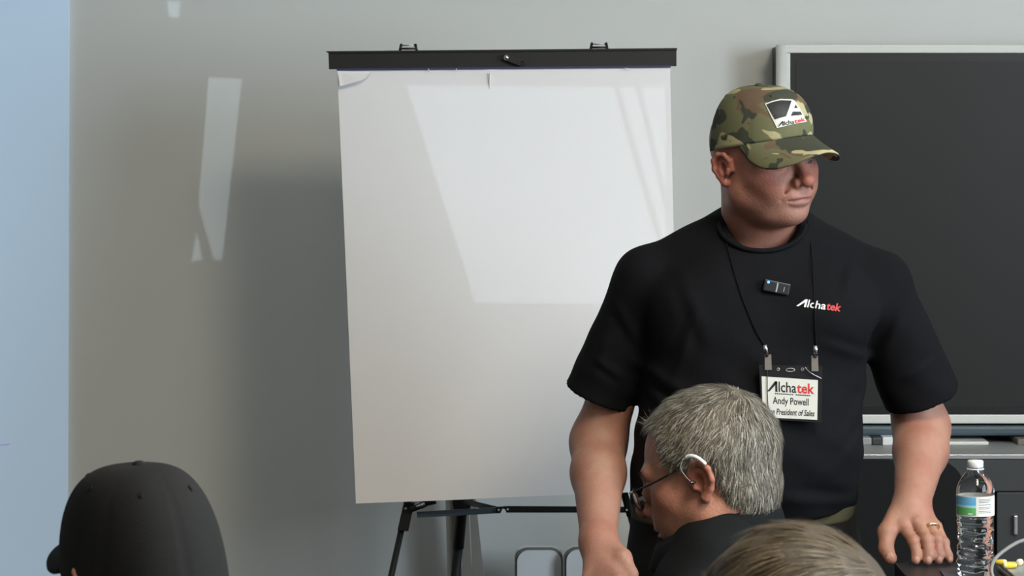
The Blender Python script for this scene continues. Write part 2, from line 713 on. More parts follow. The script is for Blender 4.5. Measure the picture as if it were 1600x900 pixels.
for (x, y, sx, sy) in ((1.15, 2.9, .6, 1.2), (0.2, 0.2, 1.2, .6)):
    near = y > 1
    e = empty('ceiling_light', (x, y, HZ), 'flat warm ceiling panel lamp %s' % ('above the standing man side of the room' if near else 'above the camera end of the room'), 'lamp', 'ceiling panel lamps')
    bm = bmesh.new()
    bm_box(bm, (x - sx / 2 - .03, y - sy / 2 - .03, HZ - .03), (x + sx / 2 + .03, y - sy / 2, HZ))
    bm_box(bm, (x - sx / 2 - .03, y + sy / 2, HZ - .03), (x + sx / 2 + .03, y + sy / 2 + .03, HZ))
    bm_box(bm, (x - sx / 2 - .03, y - sy / 2, HZ - .03), (x - sx / 2, y + sy / 2, HZ))
    bm_box(bm, (x + sx / 2, y - sy / 2, HZ - .03), (x + sx / 2 + .03, y + sy / 2, HZ))
    from_bm('frame', bm, M['silver'], e)
    box('diffuser', (x - sx / 2, y - sy / 2, HZ - .02), (x + sx / 2, y + sy / 2, HZ - .005), M['lamp'], e)

# ------------------------------------------------------------------ projection at the left edge
sd = WY - 0.012
e = empty('projection_screen', (-1.6, sd, 0.3), 'pale blue lit projection screen at the far left of the wall', 'screen')
a, b = P(108, -60, sd), P(105, 1000, sd)
V = [Vector((-2.5, sd, a.z)), a, b, Vector((-2.5, sd, b.z))]
prism('slide', V, (0, .008, 0), M['slide'], e)
tube('drawn_line', [P(-30, 697, sd - .001), P(4, 695, sd - .001), P(15, 694, sd - .001)], .0012, M['slide_line'], e, 6)

# ------------------------------------------------------------------ flip chart easel
ap = P(787, 98, 6.07)
e = empty('flip_chart_easel', (ap.x, 6.0, 0), 'black metal tripod easel holding the flip chart pad', 'easel')
hdT = 5.995
bm = bmesh.new()
A, B_, C_, D_ = P(513, 80, hdT), P(1057, 76, hdT), P(1057, 103, hdT), P(514, 108, hdT)
hv = [A, B_, C_, D_]
hdr = prism('header_bar', hv, (0, .03, 0), M['header'], e)
prism('top_lip', [P(508, 80, hdT - .004), P(1058, 75, hdT - .004), P(1058, 78, hdT - .004), P(513, 83, hdT - .004)], (0, .045, 0), M['black_metal'], e)
for x0 in (624, 922):
    yb = 79 if x0 < 700 else 77
    V1, F1 = tube_data([P(x0 + 1, yb, 6.0), P(x0 + 3, yb - 10, 6.005)], .0028, 8)
    V2, F2 = tube_data([P(x0 + 27, yb, 6.0), P(x0 + 25, yb - 10, 6.005)], .0028, 8)
    V3, F3 = tube_data([P(x0 + 3, yb - 8, 6.005), P(x0 + 25, yb - 8, 6.005)], .0014, 8)
    V4, F4 = tube_data([P(x0 + 2, yb - 3, 6.0), P(x0 + 26, yb - 3, 6.0)], .0022, 8)
    VV, FF = [], []
    for v, f in ((V1, F1), (V2, F2), (V4, F4)):
        FF += [tuple(i + len(VV) for i in q) for q in f]
        VV += v
    cl = mesh('pad_hook', VV, FF, M['black_metal'], e, True)
    mesh('hook_pin', V3, F3, M['alu'], cl, True)
# clamp lever on the header
lv = prism('clamp_lever', [P(789, 84, hdT - .012), P(797, 86, hdT - .012), P(818, 94, hdT - .012), P(821, 100, hdT - .012), P(815, 104, hdT - .012), P(787, 93, hdT - .012)], (0, .008, 0), M['black_plastic'], e)
lathe('lever_screw', [(.001, 0), (.0045, .0005), (.0055, .002), (.0055, .004)], (0, 0, 0), M['chrome'], lv)
sc_ = lv.children[0]
sc_.rotation_euler = (math.radians(90), math.radians(180), 0)
sc_.location = P(791, 90, hdT - .015) - lv.location - e.location
tube('lever_rivet', [P(817, 99, hdT - .013) + Vector((.004 * math.cos(t / 8 * 6.283), 0, .004 * math.sin(t / 8 * 6.283))) for t in range(8)], .001, M['black_metal'], lv, 6, True)
# tripod legs
def leg(name, top, via, low_r, hi_r):
    dirv = (via - top)
    t = -top.z / dirv.z
    foot = top + dirv * t
    o = tube(name, [via + (via - top).normalized() * -.03, foot + Vector((0, 0, .01))], low_r, M['black_metal'], e)
    up = tube('upper_leg', [top, via + (top - via).normalized() * .0], hi_r, M['black_metal'], e)
    tube('rubber_foot', [foot + (top - foot).normalized() * .05, foot + Vector((0, 0, .004))], low_r * 1.6, M['black_plastic'], o)
    return o


box('apex_joint', (ap.x - .035, 6.0255, ap.z - .012), (ap.x + .035, 6.10, ap.z + .012), M['black_plastic'], e, .004)
vl, vr, vb = P(629, 820, 5.945), P(985, 806, 5.945), P(716, 856, 6.32)
leg('leg', ap, vl, .0068, .0078)
leg('leg', ap + Vector((.01, 0, 0)), vr, .0068, .0078)
leg('leg', ap + Vector((0, .02, 0)), vb, .0105, .0125)
# leg clamps
br = prism('leg_bracket', [P(633, 786, 5.93), P(648, 786, 5.93), P(643, 806, 5.93), P(638, 830, 5.93), P(621, 829, 5.93), P(626, 806, 5.93)], (0, .03, 0), M['black_plastic'], e)
tube('bracket_lever', bez([P(643, 796, 5.925), P(656, 791, 5.92), P(668, 785, 5.915), P(680, 782, 5.91)]), [.006] * 12 + [.007] * 10 + [.0075] * 9, M['black_plastic'], br)
tube('lever_shine', [P(651, 792, 5.915), P(664, 787, 5.91)], [.003, .0035], M['chrome'], br)
tube('bracket_bolt', [P(634, 795, 5.924), P(634, 795, 5.929)], .003, M['chrome'], br)
# spreader
sp = prism('spreader_bar', [P(651, 800, 5.94), P(778, 793, 5.95), P(784, 797, 5.95), P(780, 802, 5.95), P(652, 809, 5.94)], (0, .006, 0), M['teal'], e)
sp2 = prism('spreader_bar', [P(788, 791, 5.95), P(985, 792, 5.945), P(985, 801, 5.945), P(791, 801, 5.95)], (0, .006, 0), M['black_metal'], e)
prism('spreader_hinge', [P(775, 792, 5.945), P(797, 791, 5.945), P(798, 800, 5.945), P(792, 801, 5.945), P(788, 795, 5.945), P(785, 795, 5.945), P(782, 802, 5.945), P(775, 801, 5.945)], (0, .004, 0), M['black_metal'], e)
for q in ((779, 797), (793, 796), (979, 797)):
    tube('hinge_rivet', [P(q[0], q[1], 5.938), P(q[0], q[1], 5.945)], .0026, M['alu'], e, 10)
tube('back_strut', [P(728, 784, 6.25), P(776, 796, 5.96)], .006, M['black_metal'], e)
prism('back_collar', [P(706, 776, 6.27), P(741, 776, 6.27), P(734, 796, 6.27), P(709, 798, 6.27)], (0, .03, 0), M['black_plastic'], e)

# ------------------------------------------------------------------ flip chart pad
e = empty('flip_chart_pad', (P(800, 780, 5.9).x, 5.9, P(800, 780, 5.9).z), 'large blank white paper pad hanging on the black easel', 'paper pad')
nu, nv = 28, 36
TL, TR, BL, BR = P(527, 107, 5.985), P(1047, 104, 5.985), P(556, 787, 5.895), P(1062, 766, 5.90)
def sheet(u, v, off=0.0):
    p = (TL * (1 - u) + TR * u) * (1 - v) + (BL * (1 - u) + BR * u) * v
    w = 0.0025 * math.sin(u * 5 + v * 3) * v + 0.002 * math.sin(u * 13 + 1) * v * v + 0.006 * math.sin(math.pi * v) * (0.4 + 0.6 * u)
    pinch = math.exp(-((u - .455) / .012) ** 2) * math.exp(-(v / .05) ** 2) * .004
    p.y += w + off - pinch
    return p


V = [sheet(i / nu, j / nv) for j in range(nv + 1) for i in range(nu + 1)]
V += [sheet(i / nu, j / nv, .010) for j in range(nv + 1) for i in range(nu + 1)]
F = []
N1 = (nu + 1) * (nv + 1)
for j in range(nv):
    for i in range(nu):
        a = j * (nu + 1) + i
        F.append((a, a + 1, a + nu + 2, a + nu + 1))
        F.append((a + N1, a + nu + 1 + N1, a + nu + 2 + N1, a + 1 + N1))
bd = [i for i in range(nu + 1)] + [j * (nu + 1) + nu for j in range(1, nv + 1)] + [nv * (nu + 1) + i for i in range(nu - 1, -1, -1)] + [j * (nu + 1) for j in range(nv - 1, 0, -1)]
for k in range(len(bd)):
    a, b = bd[k], bd[(k + 1) % len(bd)]
    F.append((b, a, a + N1, b + N1))
fs = mesh('front_sheet', V, F, M['paper'], e, True)
for pl in fs.data.polygons[nu * nv * 2:]:
    pl.use_smooth = False
fs.data.set_sharp_from_angle(angle=math.radians(40))
prism('binding_strip', [P(526, 107, 5.981), P(1048, 102, 5.981), P(1048, 105.5, 5.981), P(526, 110.5, 5.981)], (0, .012, 0), M['binding'], e)
cv = [P(527, 111, 5.975), P(581, 112, 5.977), P(577, 119, 5.970), P(566, 126, 5.962), P(531, 135, 5.962)]
prism('folded_corner', cv, (0, .0012, 0), M['paper'], e)
for q in ((669, 107, 672, 112), (713, 107, 713, 112), (976, 106, 985, 108)):
    tube('torn_scrap', [P(q[0], q[1], 5.976), P(q[2], q[3], 5.976)], .0008, M['paper'], e, 5)
tube('paper_crease', bez([P(766, 114, 5.977), P(765, 128, 5.979), P(766, 152, 5.985)], 6), [.0016] * 6 + [.0013] * 6 + [.0004], M['paper'], e, 6)

# ------------------------------------------------------------------ things leaning on the wall under the chart
e = empty('added_board_bundle', (P(730, 900, 6.5).x, 6.5, 0), 'narrow taupe boards added behind the easel over shadow-like bands', 'boards')
for (x0t, x1t, x0b, x1b, dd) in ((696, 722, 699, 722, 6.50), (722, 733, 722, 738, 6.47), (733, 744, 738, 757, 6.49)):  # invented boards over shadow-like slanted bands; they also block window light
    zt = P(700, 640, dd).z
    def ext(xt, xb, y):
        return P(xt + (xb - xt) * (y - 780) / 120.0, y, dd)
    yf = HY + ZC * FPX / dd
    prism('board', [ext(x0t, x0b, 640), ext(x1t - 1, x1b - 1, 640), ext(x1t - 1, x1b - 1, yf - 2), ext(x0t, x0b, yf - 2)], (0, .018, 0), M['taupe'], e)


def rpanel(x0, x1, y0, dd, label):
    z0 = 0.006
    a, b = P(x0, y0, dd), P(x1, y0, dd)
    r = .026
    pts = []
    for cx, s in ((a.x + r, -1), (b.x - r, 1)):
        for k in range(7):
            w = k / 6 * math.pi / 2
            w = math.pi - w if s < 0 else math.pi / 2 - w
            pts.append(Vector((cx + r * math.cos(w), dd, a.z - r + r * math.sin(w))))
    pts = pts + [Vector((b.x, dd, z0)), Vector((a.x, dd, z0))]
    e = empty('rounded_panel', ((a.x + b.x) / 2, dd, 0), label, 'panel', 'white panels under the flip chart')
    prism('face_sheet', pts, (0, .006, 0), M['white_plastic'], e)
    o = []
    for p in pts:
        q = p.copy()
        q.y += .0065
        q.x += -.0035 if p.x < (a.x + b.x) / 2 else .0035
        q.z += .0035 if p.z > .1 else 0
        o.append(q)
    prism('core', o, (0, .018, 0), M['brown_edge'], e)
    o2 = [q + Vector((0, .0185, .002 if q.z > .1 else 0)) + Vector((-.002 if q.x < (a.x + b.x) / 2 else .002, 0, 0)) for q in o]
    prism('back_sheet', o2, (0, .005, 0), M['white_plastic'], e)


rpanel(808, 877, 860, 6.42, 'white rounded-corner panel under the flip chart, the left one')
rpanel(885, 962, 859, 6.38, 'white rounded-corner panel under the flip chart, partly behind the bare arm')

# ------------------------------------------------------------------ wall display
TD = 6.46
e = empty('wall_display', (1.3, WY, 1.0), 'large dark flat display with silver frame behind the standing man', 'display')
x0 = P(1213, 70, TD).x
x1 = x0 + 1.50
zt, zb = P(0, 70, TD).z, P(0, 662, TD).z
fl, ft, fb = 22 * TD / FPX, 13 * TD / FPX, 14 * TD / FPX
box('housing', (x0 + .004, TD + .012, zb + .003), (x1 - .004, WY, zt - .003), M['black_plastic'], e)
tube('frame_left', [(x0 + fl * .42, TD + .010, zb), (x0 + fl * .42, TD + .010, zt)], fl * .42, M['silver'], e, 24)
box('frame_left_inner', (x0 + fl * .45, TD + .002, zb), (x0 + fl, TD + .014, zt - ft), M['silver'], e, .002)
box('frame_right', (x1 - fl, TD, zb), (x1, TD + .02, zt), M['silver'], e, .004)
box('frame_top', (x0 + fl * .4, TD, zt - ft), (x1 - fl, TD + .02, zt), M['silver'], e, .003)
box('frame_bottom', (x0 + fl * .4, TD, zb), (x1 - fl, TD + .02, zb + fb), M['silver'], e, .003)
bl, bt = 9 * TD / FPX, 12 * TD / FPX
box('bezel', (x0 + fl, TD + .006, zb + fb), (x1 - fl, TD + .016, zt - ft), M['bezel'], e)
box('screen', (x0 + fl + bl, TD + .0045, zb + fb + bt), (x1 - fl - bl, TD + .012, zt - ft - bt), M['screen'], e)

# ------------------------------------------------------------------ cabinet under the display
CD = 6.22
e = empty('media_cabinet', (1.5, CD + .15, 0), 'charcoal media cabinet with open shelf below the wall display', 'cabinet')
cx0, cx1 = P(1330, 700, CD).x, 2.2
Z = lambda py: P(0, py, CD).z
box('top_edge', (cx0, CD - .004, Z(717)), (cx1, CD + .02, Z(710)), M['alu'], e, .001)
box('top_board', (cx0, CD + .0205, Z(716)), (cx1, WY - .015, Z(710)), M['frost'], e)
box('drawer_front', (cx0, CD, Z(768)), (cx1, CD + .35, Z(717.5)), M['credenza'], e, .002)
for i, (xa, xb) in enumerate(((cx0, P(1556, 0, CD).x), (P(1558, 0, CD).x, 1.62), (1.623, cx1))):
    d_ = box('door', (xa, CD + .004, .06), (xb - .003, CD + .35, Z(769.5)), M['credenza'], e, .002)
    box('reflection_bar', (xa + .035, CD - .008, Z(835)), (xa + .043, CD + .006, Z(805)), M['alu'], d_, .002)  # metal bars; the visible one stands in for a pale vertical reflection
box('plinth', (cx0 + .02, CD + .03, 0), (cx1 - .02, CD + .3, .06), M['black_plastic'], e)
sbz = P(0, 681, 6.44).z
e = empty('soundbar', (1.5, 6.5, sbz), 'long blue-grey bar mounted along the underside of the display', 'soundbar')
box('body', (P(1335, 0, 6.44).x, 6.44, sbz), (x1 - .02, WY - .02, zb - .004), M['teal'], e, .006)
for xx in (P(1400, 0, 6.44).x, x1 - .1):
    box('bracket', (xx, 6.52, sbz + .002), (xx + .03, WY, zb + .004), M['black_metal'], e)


def shelf_box(xa, xb, ya, material, label, name='storage_box', dd=6.40, cat='box'):
    o = box(name, (P(xa, 0, dd).x, dd, Z(710)), (P(xb, 0, dd).x, dd + .12, P(0, ya, dd).z), material, None, .003)
    tag(o, label, cat)


shelf_box(1343, 1362, 684, M['frost'], 'small grey box on the cabinet top beside the black shirt')
shelf_box(1362.5, 1378, 684, M['credenza'], 'small dark box between the grey and white boxes on the cabinet')
shelf_box(1379, 1399, 683, M['white_plastic'], 'white upright box on the cabinet top left of the arm')
shelf_box(1480, 1545, 690, M['silver'], 'long low pale bin on the cabinet top right of the arm', 'storage_bin', cat='bin')
shelf_box(1590, 1640, 686, M['brown_edge'], 'brown box on the cabinet top at the right edge')

# ------------------------------------------------------------------ chairs
def rounded(x0, x1, z0, z1, y, r, n=6):
    pts = []
    for cx, cz, a0 in ((x1 - r, z1 - r, 0), (x0 + r, z1 - r, 90), (x0 + r, z0 + r, 180), (x1 - r, z0 + r, 270)):
        for k in range(n + 1):
            w = math.radians(a0 + 90 * k / n)
            pts.append(Vector((cx + r * math.cos(w), y, cz + r * math.sin(w))))
    return pts


def chair(loc, rot, label, material, zback=0.86, w=0.46, group='black chairs'):
    """chair facing -Y before rotation, its seat centre above loc"""
    e = empty('chair', loc, label, 'chair', group)
    Mx = Matrix.Translation(loc) @ Matrix.Rotation(rot, 4, 'Z')
    T = lambda pts: [Mx @ Vector(p) for p in pts]
    s = prism('seat', T([(p.x, p.z, .415) for p in rounded(-w / 2, w / 2, -.22, .2, 0, .06)]), (0, 0, .045), material, e)
    bpts = [(p.x, .215 + (p.z - .5) * .08, p.z) for p in rounded(-w / 2, w / 2, .5, zback, 0, .05)]
    prism('backrest', T(bpts), (Mx.to_3x3() @ Vector((0, .03, 0))), material, e)
    for sx in (-1, 1):
        tube('leg', T([(sx * (w / 2 - .03), -.19, .42), (sx * (w / 2 - .01), -.22, .004)]), .011, M['black_metal'], e)
        tube('leg', T([(sx * (w / 2 - .03), .18, .42), (sx * (w / 2 - .01), .24, .004)]), .011, M['black_metal'], e)
        tube('back_post', T([(sx * (w / 2 - .05), .17, .43), (sx * (w / 2 - .05), .245, zback - .12)]), .010, M['black_metal'], e)
    return e


cx = P(1350, 0, 6.0).x
chair((cx, 5.76, 0), 0, 'black chair with rounded back behind the standing man', M['chair'], P(0, 722, 6.0).z, .415)

# ------------------------------------------------------------------ table and the things on it
TZ = P(0, 885, 4.93).z - .0
e = empty('training_table', (1.35, 4.75, 0), 'black table top at the lower right under the hand and bottle', 'table')
tx0, tx1, ty0, ty1 = .66, 2.1, 4.53, 4.972
box('table_top', (tx0, ty0, TZ - .028), (tx1, ty1, TZ), M['table'], e, .003)
for x in (tx0 + .1, tx1 - .1):
    tube('leg', [(x, 4.75, TZ - .03), (x, 4.75, .03)], .022, M['black_metal'], e)
    box('foot_bar', (x - .025, ty0 + .02, 0), (x + .025, ty1 - .02, .03), M['black_metal'], e, .004)

pb = P(1524, 0, 4.80)
o = prism('notepad', [Vector((P(1468, 0, 4.87).x, 4.87, TZ)), Vector((P(1520, 0, 4.92).x, 4.925, TZ)), Vector((P(1575, 0, 4.72).x, 4.70, TZ)), Vector((P(1490, 0, 4.66).x, 4.64, TZ))], (0, 0, .004), M['pad'])
tag(o, 'thin dark grey pad lying under the water bottle', 'notepad')

# bottle
bz = TZ + .004
e = empty('water_bottle', (pb.x, 4.80, bz), 'clear plastic water bottle with white cap on the table', 'bottle')
R = .0315
prof = [(.001, .004), (.018, .001), (.026, .000), (.0295, .004), (.031, .012)]
z = .016
while z < .098:
    ph = (z - .016) / .0135
    env = .0015 * (1 - .0)
    waist = -.0022 * math.exp(-((z - .062) / .022) ** 2)
    prof.append((R + waist - env * (0.5 + 0.5 * math.cos(ph * 2 * math.pi)), z))
    z += .0017
prof += [(R, .100), (R - .0004, .102), (R - .0004, .136), (R, .138), (R, .143), (R - .001, .148), (.0275, .156), (.0228, .164), (.0185, .170), (.0148, .1745), (.0125, .177), (.0118, .179), (.0118, .188)]
def ribs(r, z, w):
    k = 1.0
    if z < .014:
        return r * (1 - .07 * (0.5 + 0.5 * math.cos(5 * w)) * (r > .01))
    if .016 < z < .098:
        return r + .0011 * math.sin(w * 3 + z * 260) * math.exp(-((z - .05) / .03) ** 2)
    return r
body = lathe('bottle_body', prof, (pb.x, 4.80, bz), M['water'], e, 64, True, ribs)
lathe('bottle_cap', [(.0005, .193), (.0115, .193), (.0128, .192), (.0131, .190), (.0131, .1815), (.0125, .181), (.0005, .181)][::-1], (pb.x, 4.80, bz), M['white_plastic'], e, 48, True, lambda r, z, w: r * (1 + .012 * math.cos(48 * w)) if r > .0125 else r)
tube('neck_ring', [(pb.x + .0135 * math.cos(t / 24 * 6.2832), 4.80 + .0135 * math.sin(t / 24 * 6.2832), bz + .1785) for t in range(24)], .0012, M['white_plastic'], e, 8, True)
def band(name, w0, w1, z0, z1, r, material, par, n=24):
    V, F = [], []
    for i in range(n + 1):
        w = w0 + (w1 - w0) * i / n
        for zz in (z0, z1):
            V.append((pb.x + r * math.sin(w), 4.80 - r * math.cos(w), bz + zz))
    for i in range(n):
        F.append((2 * i, 2 * i + 2, 2 * i + 3, 2 * i + 1))
    return mesh(name, V, F, material, par, True)


M['lab_blue'] = mat('label_blue', (96, 160, 200), .45, var=.2, scale=60)
M['lab_sky'] = mat('label_pale', (150, 196, 214), .45, var=.1, scale=60)
M['lab_green'] = mat('label_green', (92, 164, 96), .45, var=.25, scale=90)
M['lab_grey'] = mat('label_print', (120, 122, 124), .5, var=.05)
lb = band('label', 0, 2 * math.pi, .1025, .1355, R + .0002, M['card'], e, 64)
band('label_sky', -1.5, -.12, .121, .1345, R + .0005, M['lab_blue'], lb)
band('label_haze', -1.5, -.12, .117, .121, R + .0005, M['lab_sky'], lb)
band('label_meadow', -1.5, -.12, .1045, .117, R + .0005, M['lab_green'], lb)
for i, zz in enumerate((.1305, .1280, .1255, .1215, .1175, .1150, .1110, .1085)):
    band('label_text_line', .02, .75 - .12 * (i % 3 == 2), zz, zz + .0011, R + .0005, M['lab_grey'], lb, 8)
band('label_mark', -.55, -.3, .1062, .1078, R + .0007, M['white_ink'], lb, 6)

# closed laptop, cable, ear plugs
lz = TZ + .014
lx = P(1562, 0, 4.86).x
e = empty('closed_laptop', (lx + .16, 4.78, TZ), 'grey closed laptop at the right edge of the table', 'laptop')
box('base', (lx, 4.66, TZ + .002), (lx + .33, 4.885, TZ + .010), M['laptop'], e, .002)
box('lid', (lx + .001, 4.661, TZ + .0105), (lx + .329, 4.884, lz + .002), M['laptop'], e, .002)
for (x_, y_) in ((.03, .03), (.3, .03), (.03, .195), (.3, .195)):
    lathe('rubber_foot', [(.006, 0), (.006, .002)], (lx + x_, 4.66 + y_, TZ), M['black_plastic'], e, 12)


def plug(px, dd, ang, ln, material, label):
    c = P(px, 0, dd)
    z0 = lz + .002
    V, F = [], []
    dx, dy = math.cos(ang), math.sin(ang)
    prof = [(0.0005, -1), (.6, -.98), (.9, -.85), (1, -.6), (.92, 0), (.8, .6), (.66, .85), (.3, .98), (.0005, 1)]
    r0 = .0058
    n = 16
    for r, t in prof:
        for k in range(n):
            w = 2 * math.pi * k / n
            a, b = r * r0 * math.cos(w), r * r0 * math.sin(w)
            V.append((c.x + dx * t * ln / 2 - dy * a, dd + dy * t * ln / 2 + dx * a, z0 + r0 + b))
    for i in range(len(prof) - 1):
        for k in range(n):
            F.append((i * n + k, i * n + (k + 1) % n, (i + 1) * n + (k + 1) % n, (i + 1) * n + k))
    o = mesh('ear_plug', V, F, [material, M['cream']], None, True)
    for i, p in enumerate(o.data.polygons):
        p.material_index = 1 if (i // n) in (1, 2, 6, 7) else 0
    tag(o, label, 'ear plug', 'foam ear plugs on the laptop')


plug(1578, 4.80, .12, .024, M['yellow'], 'yellow foam ear plug in the middle on the grey laptop')
plug(1560 + 4, 4.83, 2.6, .020, M['yellow'], 'yellow foam ear plug nearest the water bottle')
plug(1594, 4.835, 1.1, .016, M['cream'], 'small cream ear plug at the right on the laptop')
cb = tube('power_cable', bez([Vector((P(1790, 0, 4.70).x, 4.62, TZ + .004)), Vector((P(1745, 0, 4.70).x, 4.625, TZ + .006)), P(1700, 862, 4.69), P(1640, 838, 4.68), P(1600, 844, 4.66), P(1577, 855, 4.64), P(1556, 872, 4.62), P(1549, 889, 4.60), P(1554, 906, 4.59), P(1570, 918, 4.575), Vector((P(1600, 0, 4.56).x, 4.57, TZ + .004)), Vector((P(1680, 0, 4.56).x, 4.56, TZ + .004))], 8), .0031, M['cable'], None, 10)
tag(cb, 'grey cable looping up from the table beside the bottle', 'cable')


# ================================================================== people
f32 = np.float32


def mirror(q):
    m = q.copy()
    m[:, 0] = np.abs(m[:, 0])
    return m


def ear_sdf(m, es=1.0):
    c = np.array([.074, -.010, -.006], f32)
    t = (m - c) / f32(es)
    pts = [(.002, .016, -.004), (.005, .014, .014), (.010, .004, .026), (.014, -.010, .026), (.017, -.021, .014), (.015, -.022, -.004), (.010, -.014, -.018), (.006, -.002, -.029)]
    rad = [.0042, .0042, .0042, .0044, .0046, .0044, .0048, .0085]
    d = chain(t, pts, rad, .004)
    d = smin(d, ell(t, (.006, -.006, .002), (.006, .019, .026)), .005)
    d = smax(d, -ell(t, (.012, .000, -.003), (.0075, .0085, .0125)), .004)
    d = smin(d, rc(t, (.008, .012, -.004), (.008, .010, -.010), .0042, .0045), .003)   # tragus
    d = smin(d, chain(t, [(.008, -.013, .012), (.010, -.013, -.004), (.009, -.006, -.014)], [.003, .0035, .0035], .003), .003)
    return d * f32(es)


def head_sdf(q, L=1.0, jowl=0.0, es=1.0, nose=1.0, lid=0.0, ears=True):
    m = mirror(q)
    d = ell(m, (0, -.012, .030), (.0765, .100, .088))
    d = smin(d, ell(m, (0, .030, -.028 * L), (.064, .064, .072 * L)), .03)
    d = smin(d, ell(m, (0, .034, -.074 * L), (.052 + jowl, .052, .040)), .03)
    d = smin(d, sph(m, (.046 + jowl, .002, -.060 * L), .024), .035)
    d = smin(d, ell(m, (0, .074, -.098 * L), (.024, .018, .017)), .022)
    d = smin(d, sph(m, (.046, .052, -.022 * L), .024), .022)                      # cheekbone
    d = smin(d, sph(m, (.030, .070, -.048 * L), .020), .022)
    d = smin(d, rc(m, (.008, .090, .020), (.044, .076, .022), .011, .010), .014)   # brow ridge
    d = smax(d, -ell(m, (.032, .099, .002), (.018, .013, .011)), .014)             # socket
    d = smin(d, sph(m, (.032, .074, .000), .0150), .004)                           # lids
    d = smax(d, -ell(m, (.032, .092, -.001 - lid), (.0125, .009, .0032)), .002)
    d = smin(d, rc(m, (0, .090, .010), (0, .1145 * nose, -.030 * L), .0075, .0105), .010)
    d = smin(d, sph(m, (0, .1155 * nose, -.032 * L), .0115), .006)
    d = smin(d, sph(m, (.0125, .1015, -.036 * L), .0085), .006)
    d = smax(d, -ell(m, (.0068, .109, -.044 * L), (.0042, .006, .004)), .003)
    d = smin(d, ell(m, (0, .086, -.058 * L), (.026, .014, .016)), .014)            # muzzle
    d = smin(d, ell(m, (0, .0945, -.0635 * L), (.022, .0085, .0055)), .006)
    d = smin(d, ell(m, (0, .0925, -.0755 * L), (.019, .0085, .0065)), .006)
    d = smax(d, -rc(m, (0, .1035, -.0695 * L), (.025, .092, -.0705 * L), .0022, .0016), .003)
    d = smax(d, -rc(m, (.0215, .098, -.036 * L), (.034, .082, -.064 * L), .0022, .0018), .010)   # nasolabial fold
    if ears:
        d = smin(d, ear_sdf(m, es), .004)
    return d


def gauss(q, c, s):
    t = (q - np.array(c, f32)) / np.array(s, f32)
    return np.exp(-(t * t).sum(1))


def head_col(q, base, red, L=1.0, stubble=0.15):
    m = mirror(q)
    base = np.array(lin(*base)[:3], f32)
    red = np.array(lin(*red)[:3], f32)
    w = 0.75 * gauss(m, (.045, .065, -.025 * L), (.03, .035, .028)) + 0.8 * gauss(m, (0, .115, -.030 * L), (.016, .02, .018)) + 0.8 * gauss(m, (.085, -.012, -.006), (.02, .03, .04)) + 0.3 * gauss(m, (0, .03, -.1), (.06, .05, .03))
    w = np.clip(w, 0, 1)[:, None]
    c = base * (1 - w) + red * w
    lp = np.clip(1.1 * gauss(m, (0, .098, -.0695 * L), (.022, .014, .0085)), 0, 1)[:, None]
    c = c * (1 - lp * .7) + np.array(lin(150, 84, 80)[:3], f32) * lp * .7
    bt = np.clip(1.0 * gauss(m, (0, .075, -.085 * L), (.06, .06, .03)), 0, 1)[:, None] * stubble
    c = c * (1 - bt) + np.array(lin(120, 108, 104)[:3], f32) * bt
    br = np.clip(1.5 * gauss(m, (.030, .090, .019), (.020, .012, .0045)), 0, 1)[:, None] * .55
    c = c * (1 - br) + np.array(lin(98, 84, 74)[:3], f32) * br
    return c


def limb_col(V, base, red, spots=()):
    base = np.array(lin(*base)[:3], f32)
    red = np.array(lin(*red)[:3], f32)
    n = np.sin(V[:, 0] * 61 + 1.3) * np.sin(V[:, 1] * 53) * np.sin(V[:, 2] * 47 + .6)
    w = np.clip(.25 + .3 * n, 0, 1)
    for c, s in spots:
        w = np.maximum(w, gauss(V, c, (s, s, s)) * .8)
    w = w[:, None]
    return base * (1 - w) + red * w


def eyes(fr, parent, lidz=0.0, look=(0, 1, -.1)):
    for sx in (-1, 1):
        V, Q = [], []
        V, Q = surface(lambda p: sph(fr.loc(p), (sx * .032, .074, 0), .0138) * fr.s, fr.W(sx * .032, .074, 0) - Vector((.02, .02, .02)), fr.W(sx * .032, .074, 0) + Vector((.02, .02, .02)), .0016, 4)
        o = np_mesh('eyeball', V, Q, M['eye'], parent)
        o.data.materials.append(M['iris'])
        q = fr.loc(V)
        c = np.array([sx * .032, .0885, -.002], f32)
        near = np.sqrt(((q - c) ** 2).sum(1)) < .0065
        fm = near[Q].all(1)
        o.data.polygons.foreach_set('material_index', fm.astype(np.int32))


